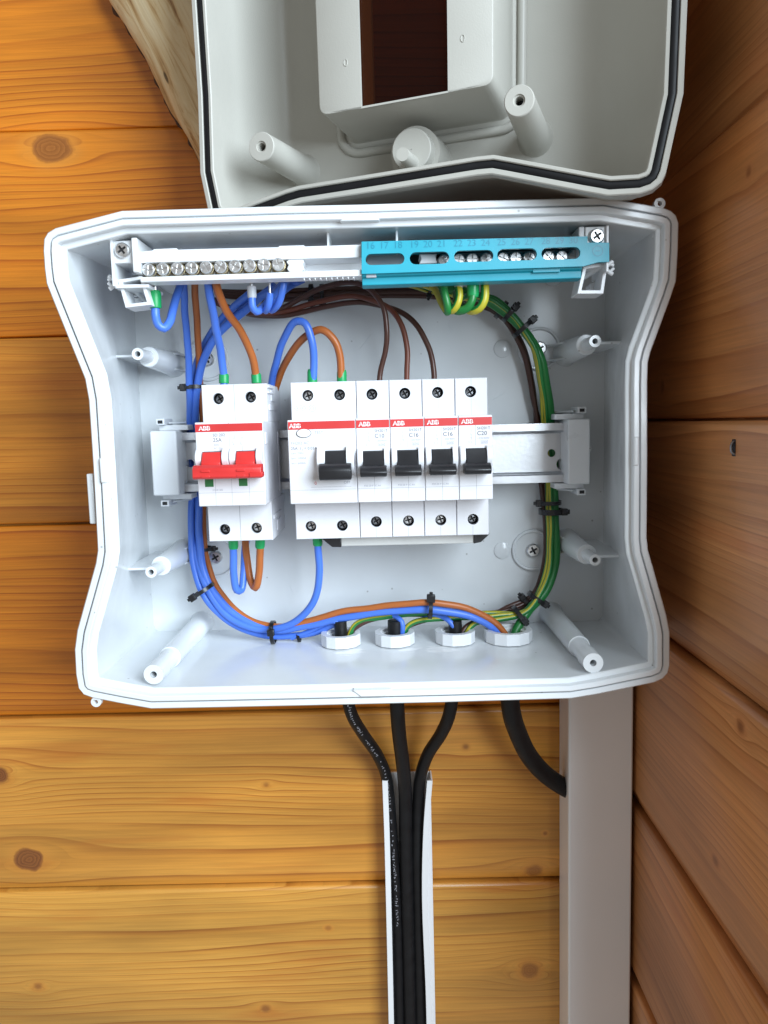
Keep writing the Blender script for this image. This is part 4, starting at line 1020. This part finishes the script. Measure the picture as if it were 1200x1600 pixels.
# ================================================================== WIRES
def PT(p): return at(*p)
def wire(name, label, pts, r, mat, group, ferr=(), stripe=None, cat='wire', step=1.8, twist=0.0):
    """ferr: (pixel end-a, pixel end-b, h, material key) sleeves"""
    P = catmull([PT(p) for p in pts], step); sd_ = len(label) * 1.7
    P = [p + Vector((mnoise.noise(Vector((i * .11, sd_, 0))), .5 * mnoise.noise(Vector((i * .11, sd_, 9))), mnoise.noise(Vector((i * .11, sd_, 5))))) * .7 * min(1, i * .12, (len(P) - 1 - i) * .12) for i, p in enumerate(P)]
    th = thing(name, label, cat, tuple(P[-1]), group)
    n = 14
    MB().tube(P, r, n, stripe=stripe, twist=twist).build('insulation', mat, th, smooth=70)
    for (a, b, h, m_, rr) in ferr:
        A_, B_ = Vector(at(*a, h)), Vector(at(*b, h)); dd = (B_ - A_)
        mb = MB().tube([tuple(A_ + dd * t) for t in (0, .03, .8, 1.0)], [rr * .9, rr, rr, rr * .86], 18); mb.build('ferrule', M[m_], th, smooth=50, bevel=.2)
    return th
def pin(th, a, b, h, r=1.1):
    MB().tube([at(*a, h), at(*b, h)], r, 12).build('ferrule_pin', M['screw'], th, smooth=60)
GB, GO, GD, GE = 'blue neutral wires', 'bright brown live wires', 'dark brown live wires', 'green and yellow earth wires'
w1 = wire('blue_wire', 'blue wire rising from the left top terminal of the red-toggle switch', [(350, 604, 60), (350, 590, 60), (345, 552, 66), (336, 505, 78), (328, 462, 88), (324, 428, 93)], 2.1, M['blue'], GB, [((350, 599), (350, 584), 60, 'ferrule', 2.75)])
wire('brown_wire', 'bright brown wire curving from the right top terminal of the red-toggle switch', [(401, 604, 60), (400, 590, 60), (393, 553, 66), (374, 515, 75), (352, 482, 84), (340, 452, 90), (335, 428, 93)], 2.1, M['orange'], GO, [((401, 599), (400, 583), 60, 'ferrule', 2.75)])
w3 = wire('blue_wire', 'short blue wire looping from a green ferrule at the far left of the strip', [(243, 476, 97), (243, 492, 97), (248, 509, 98), (256, 514, 97), (264, 505, 94), (270, 485, 88), (277, 460, 82), (286, 436, 76)], 2.1, M['blue'], GB, [((243, 482), (242, 454), 97, 'ferrule', 3.0)])
pin(w3, (242, 440), (242, 458), 97, 1.5)
wire('blue_wire', 'blue wire dropping vertically behind the left end of the strip into the bundle', [(286, 432, 66), (290, 500, 52), (295, 565, 42), (296, 605, 36), (296, 680, 20), (300, 770, 20), (298, 830, 26), (304, 885, 31), (318, 928, 35), (352, 968, 38), (400, 989, 40), (440, 995, 40), (490, 989, 42), (525, 976, 46), (533, 985, 47), (534, 1004, 49)], 2.0, M['blue'], GB)
wire('blue_wire', 'blue wire crossing down to the left from the strip into the bundle', [(430, 446, 50), (390, 478, 44), (350, 512, 42), (322, 552, 40), (308, 605, 35), (306, 680, 19), (311, 770, 20), (310, 830, 26), (316, 880, 32), (333, 925, 36), (368, 961, 40), (425, 984, 43), (470, 979, 45), (530, 966, 49), (600, 956, 53), (670, 953, 55), (735, 963, 53), (775, 985, 50), (792, 1010, 49)], 2.3, M['blue'], GB)
wire('brown_wire', 'bright brown wire running inside the left and bottom bundle to the last gland', [(304, 432, 62), (307, 500, 48), (311, 560, 38), (313, 605, 30), (318, 680, 18), (318, 770, 17), (318, 830, 22), (324, 880, 28), (344, 925, 34), (384, 965, 40), (430, 979, 43), (480, 971, 46), (540, 955, 50), (600, 947, 54), (670, 942, 56), (728, 950, 54), (775, 974, 51), (801, 1008, 50)], 1.9, M['orange'], GO)
wire('blue_wire', 'blue wire hanging from the wide breaker and sweeping left into the bundle', [(496, 836, 60), (497, 858, 60), (499, 890, 58), (495, 927, 55), (478, 957, 51), (450, 977, 47), (415, 984, 44), (378, 976, 42), (345, 952, 39), (318, 905, 34), (302, 840, 25), (303, 770, 16), (301, 690, 16), (300, 605, 28), (318, 540, 36), (352, 492, 40), (395, 455, 48)], 2.1, M['blue'], GB, [((496, 838), (496.5, 853), 60, 'ferrule', 2.75)])
wire('blue_wire', 'blue wire looping under the red-toggle switch and arching over to the wide breaker', [(364, 836, 60), (364, 862, 60), (364, 895, 58), (369, 922, 56), (376, 922, 53), (381, 895, 50), (384, 855, 42), (392, 790, 21), (404, 700, 19), (420, 620, 30), (430, 575, 44), (443, 530, 56), (460, 503, 64), (476, 505, 66), (487, 533, 65), (490, 570, 62), (488, 604, 60)], 2.1, M['blue'], GB, [((364, 838), (365, 858), 60, 'ferrule', 2.75), ((488, 601), (488, 577), 60, 'ferrule', 2.75)])
wire('brown_wire', 'bright brown wire looping under the red-toggle switch and arching over to the wide breaker', [(407, 836, 60), (407, 862, 60), (404, 898, 58), (399, 919, 56), (393, 911, 53), (388, 882, 49), (383, 845, 42), (400, 780, 20), (414, 700, 18), (427, 622, 28), (440, 580, 40), (458, 548, 52), (480, 524, 60), (502, 514, 64), (520, 529, 64), (531, 560, 62), (534, 604, 60)], 2.1, M['orange'], GO, [((407, 838), (406, 857), 60, 'ferrule', 2.75), ((534, 601), (534, 578), 60, 'ferrule', 2.75)])
wire('dark_brown_wire', 'dark brown wire with the highest arch, dropping into the C10 breaker', [(592, 606, 60), (594, 585, 60), (602, 547, 62), (604, 512, 64), (597, 477, 64), (575, 449, 60), (548, 441, 56), (510, 447, 50), (470, 465, 44), (435, 483, 38), (395, 489, 32), (355, 480, 26), (335, 468, 22)], 1.5, M['brown'], GD)
wire('dark_brown_wire', 'reddish brown wire bending down into the left C16 breaker', [(635, 606, 60), (636, 582, 60), (636, 543, 60), (627, 507, 58), (604, 480, 54), (570, 465, 50), (535, 463, 46), (490, 474, 42), (445, 486, 38), (400, 490, 33), (360, 483, 28), (335, 472, 24)], 1.55, M['redbrown'], GD)
wire('dark_brown_wire', 'dark brown wire with the widest arch, dropping into the right C16 breaker', [(678, 606, 60), (678, 582, 60), (670, 543, 58), (651, 508, 56), (620, 486, 52), (582, 474, 48), (540, 474, 44), (490, 484, 40), (440, 493, 36), (395, 492, 30), (352, 478, 24)], 1.55, M['brown'], GD)
# dark brown bundle running round the right-hand side
def ring_bundle(dx, dh, end, r, key, label, group, start=(338, 458), stripe=None, mats=None, name='dark_brown_wire', twist=0.0):
    pts = [(start[0], start[1] + dx * .5, 22 + dh), (420, 462 + dx, 20 + dh), (500, 459 + dx, 19 + dh), (600, 456 + dx, 19 + dh), (690, 459 + dx, 20 + dh), (750, 473 + dx * .8, 22 + dh), (792, 503 - dx * .2, 23 + dh),
           (820, 553 - dx * .6, 23 + dh), (834, 620 - dx, 20 + dh), (846 - dx, 700, 17 + dh * .3), (854 - dx, 780, 19 + dh * .5), (859 - dx, 840, 22 + dh), (853 - dx, 895, 25 + dh), (832 - dx * .6, 934 - dx * .4, 29 + dh), (790, 954 - dx * .6, 33 + dh)] + end
    return wire(name, label, pts, r, mats or M[key], group, stripe=stripe, twist=twist)
ring_bundle(-6, 0, [(700, 960, 40), (620, 962, 46), (570, 972, 48), (545, 990, 48), (537, 1006, 49)], 1.5, 'brown', 'dark brown wire circling the right side to the first gland, topmost of its bundle', GD)
ring_bundle(0, 1, [(720, 962, 40), (660, 970, 46), (628, 985, 48), (618, 1006, 49)], 1.5, 'brown', 'dark brown wire circling the right side to the second gland', GD)
ring_bundle(6, 0, [(760, 966, 40), (728, 980, 46), (714, 1006, 49)], 1.5, 'brown', 'dark brown wire circling the right side to the third gland, lowest of its bundle', GD)
# earth wires: two colours run along the insulation
ST = [0] * 14
for k in (5, 6, 7, 8, 9): ST[k] = 1
ST2 = ST[6:] + ST[:6]
STB = [0] * 14
for k in (2, 3): STB[k] = 1
STC = [0] * 14
for k in (11, 12): STC[k] = 1
YG = [M['green'], M['yellow']]
def earth(label, dx, dh, start, end, r, st=ST, twist=.012):
    pts = start + [(770, 472 + dx, 32 + dh), (805, 500 + dx * .6, 31 + dh), (836 + dx * .3, 545, 30 + dh), (851 + dx, 600, 27 + dh), (857 + dx, 660, 21 + dh * .5), (862 + dx, 720, 18 + dh * .4), (864 + dx, 790, 20 + dh), (865 + dx, 840, 24 + dh), (862 + dx, 885, 28 + dh), (848 + dx * .7, 925 + dx * .5, 32 + dh), (825, 955 + dx * .4, 37 + dh)] + end
    return wire('earth_wire', label, pts, r, YG, GE, stripe=st, twist=twist)
earth('green and yellow wire of the right bundle, outermost, ending in the last gland', 3, 3, [(640, 437, 60), (690, 448, 46), (735, 458, 38)], [(806, 985, 44), (800, 1008, 49)], 2.7, STB, .004)
earth('green and yellow wire of the right bundle ending in the third gland', -3, 5, [(690, 440, 80), (697, 470, 92), (702, 482, 90), (712, 470, 70), (735, 462, 44)], [(780, 968, 44), (740, 975, 47), (720, 1006, 49)], 1.6, STC, .006)
earth('green and yellow wire of the right bundle ending in the second gland', -7, 3, [(660, 445, 55), (700, 458, 42), (735, 466, 36)], [(770, 962, 43), (690, 966, 47), (640, 976, 48), (625, 1006, 49)], 1.6, STC, .004)
earth('green and yellow wire of the right bundle ending in the first gland', 0, 0, [(620, 440, 50), (680, 456, 40), (735, 464, 34)], [(760, 958, 42), (680, 958, 46), (600, 964, 48), (556, 976, 48), (541, 1006, 49)], 1.6, STC, .002)
# short earth tails under the teal cover
e1 = wire('earth_wire', 'yellow and green tail, leftmost of those curling under the teal cover', [(690, 425, 92), (694, 450, 96), (699, 474, 97), (700, 486, 95), (694, 478, 88), (684, 458, 74), (672, 442, 64)], 1.9, YG, GE, stripe=ST, twist=.02)
e2 = wire('earth_wire', 'green and yellow tail hanging from a grey ferrule under the teal cover', [(716, 446, 96), (718, 462, 97), (714, 477, 97), (707, 485, 95), (698, 478, 88), (688, 458, 74)], 1.9, YG, GE, [((716, 430), (717, 451), 96, 'ferrule_grey', 2.2)], stripe=ST2, twist=.02)
e3 = wire('earth_wire', 'green and yellow tail hanging from a thick green ferrule under the teal cover', [(739, 452, 97), (738, 468, 98), (731, 481, 97), (718, 486, 95), (705, 480, 88), (692, 458, 72)], 2.1, YG, GE, [((739, 441), (739, 465), 97, 'ferrule', 3.0)], stripe=ST, twist=.02)
pin(e3, (738, 428), (739, 444), 97, 1.5)
e4 = wire('earth_wire', 'yellow and green tail, rightmost of those curling under the teal cover', [(757, 420, 94), (758, 445, 97), (757, 468, 98), (749, 482, 97), (737, 487, 94), (722, 478, 86), (712, 458, 70)], 2.1, YG, GE, stripe=ST2, twist=.01)
# short blue tails under the strip
b1 = wire('blue_wire', 'short blue wire hanging from a grey ferrule under the strip', [(394, 462, 95), (394, 478, 95), (400, 487, 93), (412, 478, 88), (428, 460, 80), (446, 440, 72)], 1.9, M['blue'], GB, [((393, 447), (394, 466), 95, 'ferrule_grey', 2.3)])
pin(b1, (393, 436), (393, 449), 95)
b2 = wire('blue_wire', 'thin blue tail curling between the other two tails under the strip', [(422, 458, 96), (420, 475, 95), (415, 486, 90), (418, 475, 84), (432, 452, 74), (448, 438, 68)], 1.8, M['blue'], GB)
pin(b2, (421, 436), (422, 460), 96, .7)
b3 = wire('blue_wire', 'blue tail, rightmost of those hanging under the strip', [(444, 436, 95), (441, 455, 95), (435, 475, 92), (424, 484, 86), (428, 470, 76), (448, 450, 62), (475, 436, 54)], 1.9, M['blue'], GB)
wire('blue_wire', 'blue wire slanting up to the right behind the strip', [(340, 505, 34), (380, 478, 40), (420, 456, 50), (466, 438, 62)], 1.9, M['blue'], GB)
# cores leaving the sheath of the gland cables
wire('blue_wire', 'short blue core leaving the cable in the first gland', [(535, 1006, 49), (531, 985, 50), (526, 972, 50), (512, 972, 48), (490, 984, 44), (455, 997, 41)], 1.5, M['blue'], GB)
wire('blue_wire', 'short blue core leaving the cable in the second gland', [(622, 1006, 49), (629, 985, 51), (628, 972, 51), (615, 962, 48), (580, 965, 45)], 1.6, M['blue'], GB)
wire('blue_wire', 'short blue core leaving the cable in the third gland', [(715, 1006, 49), (711, 983, 51), (702, 970, 51), (690, 963, 48), (660, 961, 45)], 1.6, M['blue'], GB)

# ================================================================== CABLE TIES
def tie(px, py, h, ang, rw, rh, label, head=(0, 1), wid=2.3, size=1.0):
    """band round a bundle; ang = bundle direction in the wall plane, degrees; rw, rh = half sizes"""
    if size >= .7: rh += 2.6; rw += .6
    c = Vector(at(px, py, h)); a = math.radians(ang); t = Vector((math.cos(a), 0, math.sin(a))); s = Vector((-math.sin(a), 0, math.cos(a))); n_ = Vector((0, 1, 0))
    th = thing('cable_tie', label, 'cable tie', tuple(c), 'black cable ties'); mb = MB(); N_ = 26; ra = []
    for e, rr in ((-wid / 2, 0), (-wid / 2, .8), (wid / 2, .8), (wid / 2, 0)):
        ra.append([tuple(c + t * e + s * (math.cos(2 * math.pi * k / N_) * (rw + rr)) + n_ * (math.sin(2 * math.pi * k / N_) * (rh + rr))) for k in range(N_)])
    for i in range(4): mb.bridge(ra[i], ra[(i + 1) % 4])
    mb.build('band', M['tie'], th, smooth=40)
    q = c + s * (head[0] * (rw + 1.0)) + n_ * (head[1] * (rh + 1.0)); hs = 2.0 * size
    mb = MB(); v = [tuple(q + t * (i * hs * 1.05) + s * (j * hs) + n_ * (k * hs * .8)) for i in (-1, 1) for j in (-1, 1) for k in (-1, 1)]
    mb.add(v, [(0, 1, 3, 2), (4, 6, 7, 5), (0, 4, 5, 1), (2, 3, 7, 6), (0, 2, 6, 4), (1, 5, 7, 3)]); mb.build('head', M['tie'], th, bevel=.5)
    q2 = q + s * (hs * (1 if head[0] >= 0 else -1) * 1.0)
    v = [tuple(q2 + t * (i * wid * .42) + s * (j * 1.4) + n_ * (k * .5)) for i in (-1, 1) for j in (-1, 1) for k in (-1, 1)]
    mb = MB(); mb.add(v, [(0, 1, 3, 2), (4, 6, 7, 5), (0, 4, 5, 1), (2, 3, 7, 6), (0, 2, 6, 4), (1, 5, 7, 3)]); mb.build('cut_tail', M['tie'], th, bevel=.2)
tie(304, 605, 32, 92, 5.6, 3.6, 'black tie round the blue wires beside the top of the red-toggle switch', (.8, .5))
tie(318, 922, 36, -58, 6.0, 4.6, 'black tie round the blue bundle at its lower left bend', (-.9, .5))
tie(427, 988, 42, 2, 5.6, 5.0, 'black tie round the blue bundle at the bottom, below the red-toggle switch', (.3, 1))
tie(672, 950, 55, -4, 4.8, 4.0, 'black tie with upright head on the arching bundle above the glands', (1, .4), size=1.15)
tie(467, 996, 41, 10, 2.2, 2.2, 'tiny black tie on a blue wire beside the first gland', (0, .2), 1.8, .5)
tie(316, 857, 22, 88, 5.2, 3.6, 'small black tie end poking out beside the left round boss', (-1, 0), 2.0, .8)
tie(783, 484, 25, -38, 4.4, 4.0, 'black tie at the upper right bend, upper of the close pair', (0, 1), 2.6)
tie(797, 489, 32, -42, 5.0, 4.0, 'black tie at the upper right bend, lower of the close pair', (.5, .8), 2.6)
tie(818, 512, 30, -50, 6.6, 5.0, 'black tie across brown and green wires at the upper right bend', (.7, .6), 2.6)
tie(858, 785, 22, 90, 6.0, 5.0, 'black tie just below the rail on the right bundle', (.9, .4), 2.4)
tie(861, 799, 24, 90, 6.2, 5.2, 'thicker black tie under another on the right bundle below the rail', (-.9, .5), 3.4)
tie(838, 934, 33, 55, 4.6, 4.4, 'black tie at the lower right bend of the green wires', (-.9, .4), 2.6)
tie(812, 960, 40, 38, 4.8, 4.2, 'black tie on the green wires just above the last gland', (-.5, .7), 2.6)
tie(822, 940, 27, 40, 4.6, 4.0, 'black tie round the brown wires at the lower right bend', (.8, .6), 2.4)
tie(487, 461, 21, 2, 5.0, 3.6, 'black tie on the dark wires behind the strip, left of its pair', (-.8, .6), 2.4)
tie(504, 461, 21, 2, 5.0, 3.6, 'black tie on the dark wires behind the strip, right of its pair', (-.8, .6), 2.4)
tie(672, 452, 42, -12, 3.6, 3.2, 'thin black tie on the green wires under the left part of the teal cover', (-.8, .6), 1.8, .7)

# ================================================================== GLANDS AND CABLES
HG = 49.0
gx = [at(533, 1006, HG)[0], at(617, 1006, HG)[0], at(711, 1005, HG)[0], at(794, 1003, HG)[0]]
gname = ['white gland nut, leftmost of the four in the box floor', 'white gland nut, second from the left in the box floor', 'white gland nut, third from the left in the box floor', 'widest white gland nut, rightmost of the four, with blue and brown wires in it']
for i, x in enumerate(gx):
    R_ = 11.8 if i < 3 else 14.0; ri = 8.3 if i < 3 else 10.6
    g_ = thing('gland_nut', gname[i], 'gland nut', (x, HG, ZB), 'gland nuts in the box floor')
    hi = ZB + 6.5; mb = MB(); n = 12
    oc = [(x + R_ * math.cos(math.pi * 2 * k / n + .2), HG + R_ * math.sin(math.pi * 2 * k / n + .2)) for k in range(n)]
    ic = circle(x, HG, ri, 30)
    mb.plate([oc, ic], ZB - .2, hi, f=lambda p, z: (p[0], p[1], z)); mb.build('nut_ring', M['strip'], g_)
    mb = MB(); mb.lathe_z(x, HG, [(ZB - 12, ri * .8), (ZB + 4.6, ri * .8), (ZB + 5.0, ri * .86), (ZB + 5.0, ri * .99), (ZB - 3, ri * .99)], 30); mb.build('threaded_tube', M['trunk'], g_, smooth=40)
    mb = MB(); mb.lathe_z(x, HG, [(ZB - 3.2, R_ * 1.0), (ZB - 9, R_ * 1.0), (ZB - 14, R_ * .86), (ZB - 18, R_ * .8)], 24, cap1=False); mb.build('dome_nut', M['trunk'], g_, smooth=40)
clab = ['black cable curving in from the left into the open trunking, with faded white print', 'straight black cable in the middle of the open trunking', 'black cable curving in from the right into the open trunking', 'thick black cable bending right into the side of the closed trunking']
cpts = [[(548, 1112, 44), (566, 1145, 34), (590, 1180, 22), (604, 1215, 12), (609, 1260, 9), (614, 1330, 9), (620, 1430, 9), (624, 1600, 9), (626, 1720, 9)],
        [(621, 1112, 45), (624, 1150, 36), (629, 1190, 25), (633, 1235, 15), (634, 1300, 11), (637, 1430, 10), (641, 1600, 10), (643, 1720, 10)],
        [(703, 1112, 45), (690, 1145, 35), (668, 1180, 23), (656, 1218, 13), (653, 1260, 9), (652, 1330, 9), (654, 1430, 9), (657, 1600, 9), (659, 1720, 9)],
        [(799, 1112, 43), (809, 1145, 36), (826, 1180, 28), (850, 1208, 21), (878, 1228, 16), (905, 1242, 14)]]
for i in range(4):
    r = (3.7, 4.4, 3.9, 5.7)[i]; x = gx[i]
    P0_ = [(x + (0, .5, .3, 0)[i], HG, ZB + (13.5, 13, 12, -2)[i]), (x, HG, ZB - 4), (x, HG - .5, ZB - 14)] + [at(*p) for p in cpts[i]]
    P = catmull(P0_, 3)
    cbl = thing('power_cable', clab[i], 'cable', tuple(P[0]), 'black cables leaving the box')
    MB().tube(P, r, 20).build('sheath', M['cable'], cbl, smooth=60)
    if i == 0:
        mb = MB(); rnd_ = random.Random(3); acc = 0.0
        for k in range(12, len(P) - 2):
            p, q = P[k], P[k + 1]; t = (q - p).normalized(); n_ = Vector((.12, .99, 0)); n_ = (n_ - t * n_.dot(t)).normalized(); s = t.cross(n_)
            for j in range(2):
                if rnd_.random() < .30 or p.z < -330: continue
                c0 = p + (q - p) * (j * .5 + .1)
                for _ in range(2):
                    ww, hh = rnd_.uniform(.10, .24), rnd_.uniform(.35, .75); oo = rnd_.uniform(-.7, .5)
                    b_ = c0 + s * oo + t * rnd_.uniform(0, .8) + n_ * (r + .02)
                    if rnd_.random() < .5: ww, hh = hh * .8, ww
                    mb.add([tuple(b_ - t * ww - s * hh), tuple(b_ + t * ww - s * hh), tuple(b_ + t * ww + s * hh), tuple(b_ - t * ww + s * hh)], [(0, 1, 2, 3)])
        mb.build('printed_marking', M['printfaint'], cbl)
# small scratches and dust on the floor of the box
